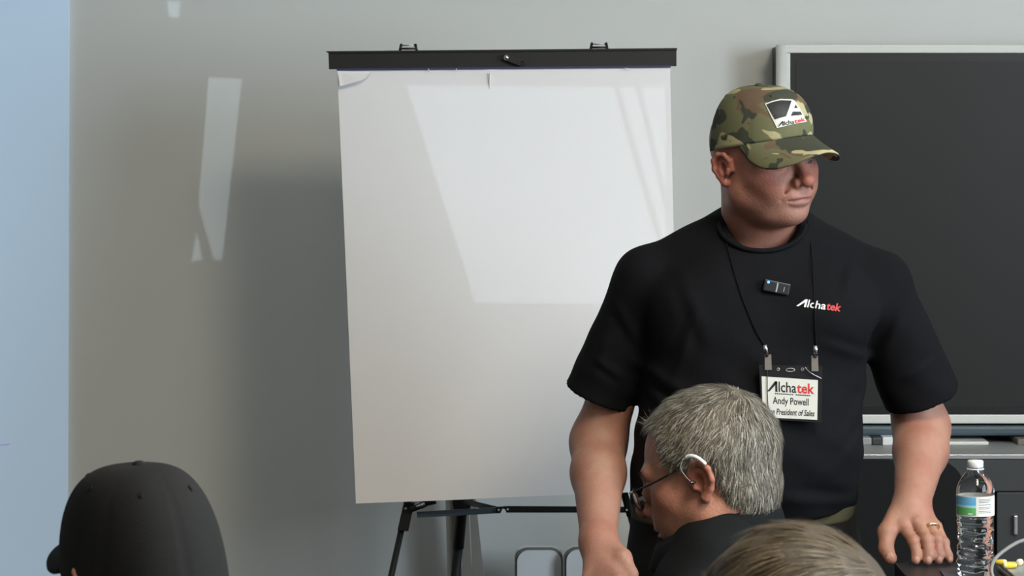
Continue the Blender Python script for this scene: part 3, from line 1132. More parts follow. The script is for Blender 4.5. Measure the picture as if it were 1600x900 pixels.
def strands(name, V, Q, parent, fr, keep, n, length, width, cols, crown, lift=.25, jitter=.35, seg=3, flow=None):
    tri = np.concatenate([Q[:, [0, 1, 2]], Q[:, [0, 2, 3]]])
    a, b, c = V[tri[:, 0]], V[tri[:, 1]], V[tri[:, 2]]
    nr = np.cross(b - a, c - a)
    ar = np.sqrt((nr * nr).sum(1)) + 1e-12
    ctr = (a + b + c) / 3
    ok = keep(fr.loc(ctr))
    pr = np.where(ok, ar, 0)
    pr = pr / pr.sum()
    pick = rng.choice(len(tri), n, p=pr)
    u, v = rng.random(n), rng.random(n)
    fl = u + v > 1
    u[fl], v[fl] = 1 - u[fl], 1 - v[fl]
    pos = a[pick] + u[:, None] * (b - a)[pick] + v[:, None] * (c - a)[pick]
    nn = (nr / ar[:, None])[pick]
    q = fr.loc(pos)
    if flow is None:
        dl = q - np.array(crown, f32)
    else:
        dl = flow(q)
    d = dl @ fr.R.T
    # lumps of hair share a jitter
    d = d / (np.sqrt((d * d).sum(1)) + 1e-6)[:, None]
    ph = pos * 90
    d = d + jitter * np.stack([np.sin(ph[:, 1] + ph[:, 2] * .7), np.sin(ph[:, 0] * 1.1 + ph[:, 2]), np.sin(ph[:, 0] + ph[:, 1] * .8)], 1) * .6 + rng.normal(0, jitter * .5, (n, 3))
    d = d - nn * (d * nn).sum(1)[:, None]
    d = d / (np.sqrt((d * d).sum(1)) + 1e-6)[:, None]
    ln = length * (0.6 + 0.7 * rng.random(n))
    side = np.cross(d, nn)
    Vs, Fs, Cs = [], [], []
    cc = np.array([lin(*c_)[:3] for c_ in cols], f32)
    k = rng.integers(0, len(cc), n)
    colr = cc[k] * (0.75 + 0.5 * rng.random(n))[:, None]
    m = seg + 1
    allv = np.zeros((n, m, 2, 3), f32)
    for i in range(m):
        t = i / seg
        p = pos - nn * .001 + d * (ln * t)[:, None] + nn * (ln * (lift * t - .30 * lift * t * t) - (ln * t) ** 2 * 4.6)[:, None]
        w = width * (1 - .75 * t)
        allv[:, i, 0] = p - side * w / 2
        allv[:, i, 1] = p + side * w / 2
    base = (np.arange(n) * m * 2)[:, None]
    F = np.concatenate([base + np.array([2 * i, 2 * i + 1, 2 * i + 3, 2 * i + 2]) for i in range(seg)])
    VV = allv.reshape(-1, 3)
    return np_mesh(name, VV, F, M['hair'], parent, np.repeat(colr, m * 2, 0), False)


def cap_parts(fr, parent, cloth, a=.084, b=.104, y0=-.006, zf=.046, zb=.012, top=.132, ext=.072, drop=.040, arch=.030, span=64, brim_cloth=None, strap_gap=False, bend=0.0):
    """baseball cap: crown of six panels, brim, button, eyelets; returns the crown object and its mesh"""
    nt_, nh = 96, 26
    V, F = [], []
    def rim(th):
        return zf * (0.5 + 0.5 * math.cos(th)) + zb * (0.5 - 0.5 * math.cos(th))
    def crown(th, al, grow=0.0):
        rho = math.cos(al) ** 0.64
        hh = math.sin(al) ** 1.04
        g = 0
        for k in range(6):
            dd = (th - k * math.pi / 3 + math.pi) % (2 * math.pi) - math.pi
            g += math.exp(-(dd / .022) ** 2)
        rr = rho * (1 - .014 * g * min(1, rho * 3)) * (1 + .012 * math.cos(3 * (th - math.pi / 6)) ** 2)
        z = rim(th)
        fwd = max(0, math.cos(th))
        yy = (b + grow) * math.cos(th) * rr
        xx = (a + grow) * math.sin(th) * rr
        zz = z + (top - z + grow) * hh
        yy += .010 * fwd * math.sin(2 * al)
        return (xx, y0 + yy, zz)
    for j in range(nh):
        al = j / nh * math.pi / 2
        for i in range(nt_):
            V.append(crown(2 * math.pi * i / nt_, al))
    V.append((0, y0, top))
    for j in range(nh - 1):
        for i in range(nt_):
            i2 = (i + 1) % nt_
            F.append((j * nt_ + i2, j * nt_ + i, (j + 1) * nt_ + i, (j + 1) * nt_ + i2))
    for i in range(nt_):
        F.append(((nh - 1) * nt_ + (i + 1) % nt_, (nh - 1) * nt_ + i, nh * nt_))
    # turned-in sweat band
    base = len(V)
    for i in range(nt_):
        th = 2 * math.pi * i / nt_
        V.append(((a - .004) * math.sin(th), y0 + (b - .004) * math.cos(th), rim(th) + .001))
    for i in range(nt_):
        V.append(((a - .005) * math.sin(2 * math.pi * i / nt_), y0 + (b - .005) * math.cos(2 * math.pi * i / nt_), rim(2 * math.pi * i / nt_) + .03))
    for i in range(nt_):
        i2 = (i + 1) % nt_
        F.append((i, i2, base + i2, base + i))
        F.append((base + i, base + i2, base + nt_ + i2, base + nt_ + i))
    W = fr.wor(np.array(V, f32))
    cr = mesh('cap', W, F, cloth, parent, True)
    tri = [f if len(f) == 4 else (f[0], f[1], f[2], f[2]) for f in F]
    # brim
    nu_, nv_ = 40, 12
    BV, BF = [], []
    for side in (0, 1):
        for j in range(nv_ + 1):
            v = j / nv_
            for i in range(nu_ + 1):
                u = -1 + 2 * i / nu_
                th = math.radians(span) * u
                x = (a - .001) * math.sin(th)
                y = y0 + (b - .001) * math.cos(th)
                z = rim(th) + .002
                oy = ext * (1 - abs(u) ** 2.4) ** .62 * v
                ox = .010 * u * v * (1 - abs(u) ** 6)
                az = -(arch * 1.9 * abs(u) ** 2.0 + drop) * (oy / ext) - .004 * v * abs(u) - bend * u * v
                BV.append((x + ox, y + oy, z + az - side * .0032))
    nn = (nu_ + 1) * (nv_ + 1)
    for j in range(nv_):
        for i in range(nu_):
            q = j * (nu_ + 1) + i
            BF.append((q, q + nu_ + 1, q + nu_ + 2, q + 1))
            BF.append((q + nn, q + 1 + nn, q + nu_ + 2 + nn, q + nu_ + 1 + nn))
    edge = [i for i in range(nu_ + 1)] + [j * (nu_ + 1) + nu_ for j in range(1, nv_ + 1)] + [nv_ * (nu_ + 1) + i for i in range(nu_ - 1, -1, -1)] + [j * (nu_ + 1) for j in range(nv_ - 1, 0, -1)]
    for k in range(len(edge)):
        p, q = edge[k], edge[(k + 1) % len(edge)]
        BF.append((p, q, q + nn, p + nn))
    BW = fr.wor(np.array(BV, f32))
    br = mesh('brim', BW, BF, brim_cloth or cloth, cr, True)
    # button
    bv = []
    o = lathe('cap_button', [(.0005, .0052), (.004, .0048), (.0068, .003), (.0078, .0005), (.0075, -.002)][::-1], (0, 0, 0), cloth, cr, 20)
    tpos = fr.W(0, y0, top + .0005)
    co = np.empty(len(o.data.vertices) * 3, f32)
    o.data.vertices.foreach_get('co', co)
    co = co.reshape(-1, 3) @ fr.R.T
    o.data.vertices.foreach_set('co', co.ravel())
    o.location = tpos - cr.location - parent.location
    for k in range(6):
        th = (k + .5) * math.pi / 3
        pt = [fr.W(*crown(th + .022 * math.cos(t / 8 * 6.283), 1.02 + .030 * math.sin(t / 8 * 6.283), .0006)) for t in range(8)]
        tube('eyelet', pt, .0009, cloth, cr, 6, True)
    Qn = np.array([(f + (f[2],))[:4] if len(f) == 3 else f for f in F], np.int32)
    return cr, W, F, br, crown


# ------------------------------------------------------------------ standing man
SK, SKR = (168, 126, 106), (150, 88, 74)
man = empty('person', (P(1170, 0, 5.15).x, 5.15, 0), 'standing man in black t-shirt and camouflage cap, one hand on the table', 'person')
psi, pit = math.radians(35), math.radians(3)
hf = Frame(P(1193, 250, 5.05), (math.sin(psi) * math.cos(pit), -math.cos(psi) * math.cos(pit), -math.sin(pit)), roll=.10, s=1.0)
LM = .90
nk_t, nk_b = hf.W(0, -.022, -.055), P(1190, 365, 5.13)


def man_head(p):
    d = head_sdf(hf.loc(p), LM, .005, .90, 1.0)
    d = smin(d, rc(p, nk_t, nk_b, .063, .072), .022)
    d = smin(d, ell(hf.loc(p), (0, .035, -.100 * LM), (.046, .042, .024)), .02)
    return smin(d, ell(p, P(1190, 415, 5.12), (.085, .07, .045)), .03)


c0 = Vector(hf.c.tolist())
Vh, Qh = surface(man_head, c0 - Vector((.15, .15, .21)), c0 + Vector((.15, .17, .14)), .0021)
Ch = head_col(hf.loc(Vh), (158, 108, 90), (142, 76, 64), LM, .35)

# his right arm (left in the picture), hanging
aS, aE, aW = P(1008, 448, 5.12), P(935, 690, 5.18), P(935, 848, 4.98)
aF = aE * .68 + aW * .32
hk = {'thumb': [P(950, 852, 4.965), P(972, 872, 4.93), P(985, 897, 4.91), P(984, 922, 4.90)],
      'index': [P(965, 905, 4.90), P(972, 945, 4.885), P(965, 972, 4.90)],
      'middle': [P(950, 910, 4.905), P(955, 955, 4.89), P(948, 985, 4.905)],
      'ring': [P(934, 910, 4.915), P(937, 953, 4.90), P(931, 982, 4.915)],
      'little': [P(919, 905, 4.925), P(920, 938, 4.915), P(915, 962, 4.925)]}


def hand_sdf(p, wrist, fingers, rad, knuckle_r=.0155, thr=.0135):
    d = None
    for nm in ('index', 'middle', 'ring', 'little'):
        f = fingers[nm]
        r = rad[nm]
        a = rc(p, wrist, f[0], .024, r * 1.18)
        d = a if d is None else smin(d, a, .012)
    fing = None
    for nm in ('index', 'middle', 'ring', 'little'):
        f = fingers[nm]
        r = rad[nm]
        n = len(f)
        rr = [r * 1.12] + [r * 1.02, r * .98, r * .84][:n - 1]
        a = chain(p, f, rr, .003)
        for q in f[1:-1]:
            a = smin(a, sph(p, q, r * 1.08), .004)
        fing = a if fing is None else np.minimum(fing, a)
    d = smin(d, fing, .0045)
    t = fingers['thumb']
    d = smin(d, chain(p, t, [.019, .0165, .0125, thr * .85][:len(t)], .006), .012)
    return d


def arm_sdf(p, S, E, F_, W_, fingers, rad):
    S = S * .55 + E * .45
    d = chain(p, [S, E], [.043, .046], .02)
    d = smin(d, chain(p, [E, F_, W_], [.046, .0465, .0305], .02), .03)
    return smin(d, hand_sdf(p, W_, fingers, rad), .02)


rad_h = {'index': .0110, 'middle': .0112, 'ring': .0106, 'little': .0094}
lo = np.minimum.reduce([np.array(q) for q in [aE, aW, aS] + sum(hk.values(), [])]) - .07
hi = np.maximum.reduce([np.array(q) for q in [aE, aW, aS] + sum(hk.values(), [])]) + .07
Va, Qa = surface(lambda p: arm_sdf(p, aS, aE, aF, aW, hk, rad_h), lo, hi, .0032)
Ca = limb_col(Va, SK, SKR, [(tuple(aW), .05)])

# his left arm (right in the picture), fingertips on the table
bS, bE, bW = P(1375, 452, 5.12), P(1440, 668, 5.20), P(1424, 792, 5.03)
bF = bE * .7 + bW * .3 + Vector((.004, 0, 0))
tz = TZ + .0105
tip = lambda px, dd, r: Vector((P(px, 0, dd).x, dd, TZ + r * .86))
fk = {'thumb': [P(1402, 806, 5.015), P(1386, 832, 4.985), P(1384, 858, 4.965), tip(1391, 4.955, .0125)],
      'index': [P(1412, 822, 4.985), P(1428, 846, 4.955), P(1434, 868, 4.945), tip(1431, 4.938, .0115)],
      'middle': [P(1433, 817, 4.985), P(1448, 843, 4.950), P(1452, 866, 4.940), tip(1449, 4.934, .0115)],
      'ring': [P(1450, 817, 4.992), P(1464, 843, 4.958), P(1467, 866, 4.948), tip(1466, 4.942, .011)],
      'little': [P(1463, 823, 5.000), P(1475, 848, 4.972), P(1480, 868, 4.962), tip(1483, 4.955, .010)]}
rad_f = {'index': .0098, 'middle': .0100, 'ring': .0093, 'little': .0085}
allp = [bE, bW, bS] + sum(fk.values(), [])
lo = np.minimum.reduce([np.array(q) for q in allp]) - .07
hi = np.maximum.reduce([np.array(q) for q in allp]) + .07
Vb, Qb = surface(lambda p: arm_sdf(p, bS, bE, bF, bW, fk, rad_f), lo, hi, .0024)
kn = [(tuple(fk[n_][i]), .012) for n_ in ('index', 'middle', 'ring', 'little') for i in (0, 1)] + [(tuple(fk['thumb'][-1]), .014)] + [(tuple(fk[n_][-1]), .010) for n_ in ('index', 'middle', 'ring', 'little')]
Cb = limb_col(Vb, SK, SKR, kn)

# trunk and legs under the clothes
S5 = 5.1 / FPX
zz_ = lambda py: ZC - (py - HY) * S5
LZ = np.array([zz_(y) for y in (345, 372, 400, 440, 480, 560, 640, 700, 760, 800, 850)], f32)[::-1]
LCX = np.array([(x - 800) * S5 for x in (1193, 1193, 1193, 1193, 1192, 1184, 1173, 1169, 1166, 1163, 1163)], f32)[::-1]
LRX = np.array([.062, .11, .15, .185, .198, .196, .198, .203, .205, .200, .190], f32)[::-1]
LRY = np.array([.075, .092, .108, .122, .132, .142, .156, .164, .164, .158, .148], f32)[::-1]
LCY = np.array([5.13, 5.13, 5.13, 5.12, 5.115, 5.115, 5.12, 5.13, 5.145, 5.15, 5.15], f32)[::-1]
TY = math.radians(14)
ct, st_ = f32(math.cos(TY)), f32(math.sin(TY))


def loft(p, grow=0.0):
    z = p[:, 2]
    sm = lambda A: (np.interp(z - .02, LZ, A) + np.interp(z, LZ, A) + np.interp(z + .02, LZ, A)).astype(f32) / 3
    x, y = p[:, 0] - sm(LCX), p[:, 1] - sm(LCY)
    x, y = x * ct + y * st_, -x * st_ + y * ct
    rx, ry = sm(LRX) + grow, sm(LRY) + grow
    k = (np.abs(x / rx) ** 2.3 + np.abs(y / ry) ** 2.3 + 1e-9) ** (1 / 2.3)
    return (k - 1) * np.minimum(rx, ry)


hipL, hipR = P(1085, 0, 5.17), P(1245, 0, 5.17)
kneeL, kneeR = Vector((hipL.x - .03, 5.16, .47)), Vector((hipR.x + .03, 5.16, .47))
ankL, ankR = Vector((hipL.x - .05, 5.20, .08)), Vector((hipR.x + .05, 5.20, .08))
hipL.z = hipR.z = .84


def legs_sdf(p, g=0.0):
    d = None
    for h_, k_, a_ in ((hipL, kneeL, ankL), (hipR, kneeR, ankR)):
        q = chain(p, [h_, k_, a_], [.095 + g, .066 + g, .046 + g], .02)
        d = q if d is None else smin(d, q, .03)
    return d


def trunk(p):
    d = smax(loft(p, -.035), p[:, 2] - 1.40, .02)
    d = smax(d, .86 - p[:, 2], .03)
    d = smin(d, legs_sdf(p, -.012), .04)
    for a_ in (ankL, ankR):
        d = smin(d, ell(p, (a_.x, a_.y - .06, .05), (.038, .11, .036)), .03)
    d = smin(d, chain(p, [P(1193, 385, 5.13), aS, aS * .5 + aE * .5], [.035, .030, .036], .02), .03)
    return smin(d, chain(p, [P(1193, 385, 5.13), bS, bS * .5 + bE * .5], [.035, .030, .036], .02), .03)


Vt, Qt = surface(trunk, (.10, 4.88, 0), (.80, 5.40, 1.47), .010)
Ct = limb_col(Vt, SK, SKR)
V, Q = cat_mesh([(Vh, Qh), (Va, Qa), (Vb, Qb), (Vt, Qt)])
np_mesh('body', V, Q, M['skin'], man, np.concatenate([Ch, Ca, Cb, Ct]))
eyes(hf, man)


# t-shirt
hemA, hemB = P(936, 620, 5.165), P(1441, 618, 5.18)
axA = (hemA - P(1012, 444, 5.12)).normalized()
axB = (hemB - P(1372, 446, 5.12)).normalized()
slA, slB = P(1013, 438, 5.125), P(1371, 446, 5.125)


CREASE = [((985, 560), (1120, 640), .012, .004), ((1000, 590), (1100, 700), .010, .004), ((1365, 560), (1250, 520), .010, .003), ((1358, 600), (1290, 700), .012, .004),
          ((1350, 660), (1270, 745), .012, .004), ((960, 470), (1010, 560), .010, .004), ((930, 560), (985, 600), .008, .004), ((1410, 480), (1372, 570), .010, .004),
          ((1470, 560), (1400, 600), .009, .004), ((1060, 420), (1110, 560), .014, .003), ((1330, 410), (1300, 470), .012, .003), ((1010, 760), (1130, 720), .012, .005),
          ((1330, 780), (1180, 760), .012, .005), ((1080, 480), (1040, 610), .010, .003), ((950, 520), (925, 600), .010, .003)]


def folds(p):
    x, y, z = p[:, 0], p[:, 1], p[:, 2]
    w = np.sin(z * 42 + x * 16 + 2 * np.sin(x * 9)) * np.sin(x * 21 - z * 8 + 1.0)
    w2 = np.sin((x * .8 + z) * 70 + 3 * np.sin(z * 11))
    low = np.clip((1.20 - z) / .25, 0, 1)
    out = .0020 * w + .0014 * w2 * (0.35 + low)
    for a, b, wd, am in CREASE:
        a, b = P(a[0], a[1], 5.1), P(b[0], b[1], 5.1)
        bx, bz = b.x - a.x, b.z - a.z
        t = np.clip(((x - a.x) * bx + (z - a.z) * bz) / (bx * bx + bz * bz), 0, 1)
        sx, sz = x - a.x - t * bx, z - a.z - t * bz
        sg = (sx * bz - sz * bx) / math.hypot(bx, bz)
        e2 = np.sqrt(sx * sx + sz * sz)
        out = out - am * np.sin(np.pi * np.clip(.08 + t, 0, 1)) * (np.exp(-(e2 / wd) ** 2) - .8 * np.exp(-((sg - wd * 1.5) / wd) ** 2 - (e2 / (3 * wd)) ** 2)) * (y < 5.16)
    return out


def shirt(p):
    t = smax(loft(p), p[:, 2] - zz_(336), .03)
    t = smin(t, rc(p, P(1180, 366, 5.135), slA, .066, .058), .04)
    t = smin(t, rc(p, P(1206, 372, 5.135), slB, .066, .058), .04)
    # chest and belly
    t = smin(t, ell(p, P(1105, 490, 5.055), (.085, .06, .07)), .05)
    t = smin(t, ell(p, P(1290, 492, 5.045), (.085, .06, .07)), .05)
    t = smin(t, ell(p, P(1195, 690, 5.06), (.15, .10, .14)), .06)
    out = t
    for S_, Hm, ax, r0, r1 in ((slA, hemA, axA, .058, .0615), (slB, hemB, axB, .058, .070)):
        s = rc(p, S_, Hm + ax * .05, r0, r1 + .004)
        cut = (p - np.array(Hm, f32)) @ np.array(ax, f32)
        s = smax(s, cut, .003)
        hol = rc(p, Hm - ax * .03, Hm + ax * .1, r1 - .018, r1 - .006)
        s = smax(s, -hol, .003)
        out = smin(out, s, .022)
    out = out + folds(p)
    out = smax(out, zz_(797) + .012 * np.sin(p[:, 0] * 9 + 1) - p[:, 2], .006)
    out = smax(out, -ell(p, P(1194, 331, 5.045), (.072, .105, .070)), .006)
    return out


Vs, Qs = surface(shirt, (.02, 4.86, .90), (.92, 5.42, 1.53), .0048)
sh = np_mesh('t_shirt', Vs, Qs, M['tee'], man)
sbv = bvh_of(Vs, Qs)
# ribbed collar
cp = []
for k in range(40):
    w = 2 * math.pi * k / 40
    x = 1191 + 68 * math.cos(w)
    fr_ = -math.sin(w)
    dd = 5.09 - .082 * fr_
    yb = 351 + 41 * fr_ if fr_ > 0 else 351 + 32 * fr_
    if fr_ > -.15:
        q = drop(sbv, x, yb + 4, .002)
        if abs(q.y - dd) < .07:
            dd = q.y
    cp.append(P(x, yb, dd))
cpn = [(cp[k - 1] + cp[k] * 2 + cp[(k + 1) % 40]) / 4 for k in range(40)]
tube('collar', cpn, .0042, M['tee'], sh, 10, True)
# belt, trousers, shoes
def trous(p):
    d = smax(loft(p, -.004), p[:, 2] - zz_(800), .004)
    d = smax(d, .80 - p[:, 2], .04)
    d = smin(d, legs_sdf(p, .016), .06)
    return smax(d, .05 - p[:, 2], .004)


V, Q = surface(trous, (.10, 4.9, .03), (.80, 5.40, .98), .008)
np_mesh('trousers', V, Q, M['trousers'], man)


def belt(p):
    d = loft(p, .001)
    d = smax(d, np.abs(p[:, 2] - zz_(801)) - .015, .003)
    return smax(d, -loft(p, -.012), .002)


V, Q = surface(belt, (.10, 4.9, .88), (.80, 5.40, 1.0), .0045)
bo = np_mesh('belt', V, Q, M['khaki'], man)
for a_ in (ankL, ankR):
    V, Q = surface(lambda p: smax(smin(ell(p, (a_.x, a_.y - .07, .045), (.048, .135, .044)), rc(p, (a_.x, a_.y, .06), (a_.x, a_.y, .11), .05, .046), .03), .004 - p[:, 2], .004), (a_.x - .08, a_.y - .24, 0), (a_.x + .08, a_.y + .1, .18), .007)
    np_mesh('shoe', V, Q, M['black_plastic'], man)
# ring on the ring finger
ra, rb_ = fk['ring'][0], fk['ring'][1]
rcn = ra * .62 + rb_ * .38
rt = (rb_ - ra).normalized()
u_ = rt.orthogonal().normalized()
v_ = rt.cross(u_)
rg = tube('finger_ring', [rcn + (u_ * math.cos(k / 24 * 6.2832) + v_ * math.sin(k / 24 * 6.2832)) * .0132 for k in range(24)], .0022, M['gold'], man, 8, True)
# finger nails
for n_ in ('thumb', 'index', 'middle', 'ring', 'little'):
    f_ = fk[n_]
    r_ = (.0135 * .85 if n_ == 'thumb' else rad_f[n_] * .84)
    cN = f_[-1] * .8 + f_[-2] * .2
    V, Q = surface(lambda p: ell(p, cN + Vector((0, -r_ * .88, 0)), (r_ * .62, .0028, r_ * .72)), cN - Vector((.02, .03, .02)), cN + Vector((.02, .02, .02)), .0016, 4)
    np_mesh('finger_nail', V, Q, M['skin'], man, np.tile(np.array(lin(182, 136, 118)[:3], f32), (len(V), 1)))

# camouflage cap
cr, CW, CF, brm, crownf = cap_parts(hf, man, M['camo'], a=.083, b=.100, y0=-.004, zf=.046, zb=.012, top=.131, ext=.074, drop=.022, arch=.034, span=70)
cbv = BVHTree.FromPolygons([tuple(v) for v in CW.tolist()], CF)
PX = lambda u, v: (1170 + u / 6.0, 140 + v / 6.0)
put = lambda off: (lambda x, y: drop(cbv, x, y, off, 4.95))
def px_poly(pts):
    return poly2d([PX(*q) for q in pts])


V, F = px_poly([(150, 132), (225, 104), (300, 87), (410, 93), (432, 104), (480, 175), (545, 300), (410, 325), (265, 361), (205, 245)])
lay('patch', V, F, put(.0015), M['card'], cr, 4)
V, F = px_poly([(163, 139), (230, 114), (302, 98), (402, 103), (376, 180), (350, 250), (300, 262), (243, 280), (205, 212)])
lay('patch_black_field', V, F, put(.0022), M['ink'], cr, 4)
V, F = merge2d([px_poly([(440, 140), (461, 172), (424, 172)]), px_poly([(412, 206), (486, 206), (502, 236), (394, 246)])])
lay('patch_black_field', V, F, put(.0022), M['ink'], cr, 2)


def logo(x0, x1, y0, y1, split=.62):
    """slanted initial, then 'lcha' and 'tek', in a box with y up; returns (dark, red) outlines"""
    w, h = x1 - x0, y1 - y0
    aw = .22 * w
    A1 = poly2d([(x0, y0), (x0 + .05 * w, y0), (x0 + aw, y0 + h * .86), (x0 + aw, y1), (x0 + aw - .05 * w, y1)])
    A2 = poly2d([(x0 + aw - .045 * w, y0), (x0 + aw, y0), (x0 + aw, y1), (x0 + aw - .045 * w, y1)])
    tv, tf = text2d('lcha', 1.0, 0, .012)
    kv, kf = text2d('tek', 1.0, 0, .025)
    dark = merge2d([A1, A2, (fit(tv, x0 + .245 * w, x0 + split * w, y0, y1), tf)])
    return dark, (fit(kv, x0 + (split + .01) * w, x1, y0, y1), kf)


dk, rd = logo(0, 1, 0, 1, .60)
def on_patch(u, v):      # along the white band of the patch
    x = 272 + u * 262
    y = (345 - u * 52) - v * (42 - 4 * u) + 4 * math.sin(u * 3.1)
    return drop(cbv, *PX(x + v * -6, y), .0026, 4.95)


lay('patch_lettering', dk[0], dk[1], on_patch, M['ink'], cr, 0)
lay('patch_lettering', rd[0], rd[1], on_patch, M['red_ink'], cr, 0)

# chest print
def on_chest(u, v):
    return drop(sbv, 1244 + u * 69 + v * 3, 478 + u * 9 - v * 12, .0012, 5.0)


dk, rd = logo(0, 1, 0, 1, .66)
lay('chest_lettering', dk[0], dk[1], on_chest, M['white_ink'], sh)
lay('chest_lettering', rd[0], rd[1], on_chest, M['red_ink'], sh)

# lapel microphone
mq = drop(sbv, 1211, 448, 0)
mm = Matrix.Translation(mq) @ Matrix.Rotation(math.radians(12), 4, 'Y') @ Matrix.Rotation(math.radians(8), 4, 'Z')
e = empty('clip_microphone', mq, 'small black clip-on microphone with blue light on the shirt', 'microphone')
box('body', (-.0235, -.014, -.0105), (.0235, -.002, .0105), M['black_plastic'], e, .0025, mm)
box('clip', (-.008, -.004, -.009), (.014, .004, .009), M['black_metal'], e, .001, mm)
box('side_stripe', (-.001, -.0146, -.008), (.0015, -.0136, .008), M['frost'], e, 0, mm)
box('small_print', (.0125, -.0145, -.005), (.0138, -.0136, .003), M['laptop'], e, 0, mm)
pc = [mm @ Vector((-.0165 + .0022 * math.cos(t / 10 * 6.283), -.0138, .006 + .0022 * math.sin(t / 10 * 6.283))) for t in range(10)]
prism('status_light', pc, mm.to_3x3() @ Vector((0, -.0012, 0)), M['blue_led'], e)

# name badge on its lanyard
bd_ = min(drop(sbv, x, y, 0).y for x in (1187, 1235, 1283) for y in (575, 615, 655)) - .010
e = empty('name_badge', P(1235, 660, bd_), 'white name badge in a black clear holder hanging from a lanyard', 'name badge')
hp = [P(1187, 571, bd_), P(1191, 569, bd_), P(1281, 571, bd_), P(1285, 574, bd_), P(1283, 657, bd_), P(1280, 660, bd_), P(1196, 655, bd_), P(1193, 652, bd_)]
hp = [P(1186, 570, bd_), P(1285, 572, bd_), P(1284, 660, bd_), P(1190, 655, bd_)]
prism('holder', hp, (0, .003, 0), M['vinyl'], e)
c1 = bd_ - .0012
prism('card', [P(1190, 588, c1), P(1278, 594, c1), P(1277, 656, c1), P(1192, 652, c1)], (0, .001, 0), M['card'], e)
c2 = c1 - .0004
def on_card(u, v):
    top = P(1190 + 88 * u, 588 + 6 * u, c2)
    bot = P(1192 + 85 * u, 652 + 4 * u, c2)
    return bot * (1 - v) + top * v


dk, rd = logo(.09, .94, .64, .90, .62)
lay('card_lettering', dk[0], dk[1], on_card, M['ink'], e)
lay('card_lettering', rd[0], rd[1], on_card, M['red_ink'], e)
V, F = merge2d([poly2d([(.23 + i * .034, .585), (.255 + i * .034, .585), (.255 + i * .034, .612), (.23 + i * .034, .612)]) for i in range(19) if i not in (10,)])
lay('card_fine_print', V, F, on_card, M['ink'], e)
tv, tf = text2d('Andy Powell', 1, 0, .012)
lay('card_lettering', fit(tv, .19, .84, .29, .52), tf, on_card, M['ink'], e)
tv, tf = text2d('Vice President of Sales', 1, .25, .015)
lay('card_lettering', fit(tv, .06, .95, .08, .235), tf, on_card, M['ink'], e)
# slot and holes of the holder, metal clips, cord
tube('holder_slot', [P(1235 + 7 * math.cos(t / 16 * 6.283), 578 + 2.5 * math.sin(t / 16 * 6.283), bd_ - .0005) for t in range(16)], .0006, M['alu'], e, 6, True)
for x in (1216, 1254):
    tube('holder_hole', [P(x + 2 * math.cos(t / 10 * 6.283), 577 + 2 * math.sin(t / 10 * 6.283), bd_ - .0005) for t in range(10)], .0006, M['alu'], e, 6, True)
for (x, y0_, xt, yt) in ((1200, 578, 1196, 541), (1273, 580, 1275, 542)):
    dC = bd_ - .003
    prism('clip_jaw', [P(x - 5, y0_ - 24, dC), P(x + 5, y0_ - 24, dC), P(x + 6, y0_, dC), P(x - 5, y0_, dC)], (0, .004, 0), M['brown_edge'], e)
    tube('clip_hinge', [P(xt + (x - xt) * .45, yt + 13, dC), P(x, y0_ - 22, dC)], .0035, M['black_metal'], e)
    tube('cord_crimp', [P(xt - 1, yt - 2, dC), P(xt + (x - xt) * .4, yt + 11, dC)], .0042, M['chrome'], e)
tube('clip_wire', bez([P(1258, 574, bd_ - .004), P(1266, 582, bd_ - .005), P(1284, 592, bd_ - .002)], 6), .0008, M['chrome'], e, 6)
for pts in ([(1124, 326), (1133, 370), (1146, 420), (1160, 465), (1178, 510), (1195, 541)], [(1262, 345), (1268, 390), (1271, 440), (1273, 490), (1275, 541)]):
    cc_ = [drop(sbv, x, y, .0025) for x, y in bez([(x, y, 0) for x, y in pts], 1) and pts]
    cc_ = [q if abs(q.y - 5.02) < .12 else P(pts[i][0], pts[i][1], 5.05) for i, q in enumerate(cc_)]
    tube('lanyard_cord', bez(cc_, 6), .0012, M['tee'], e, 8)
tube('loose_thread', bez([P(1199, 578, bd_ - .003), P(1199, 610, bd_ - .003), P(1201, 652, bd_ - .003)], 6), .0007, M['ink'], e, 6)


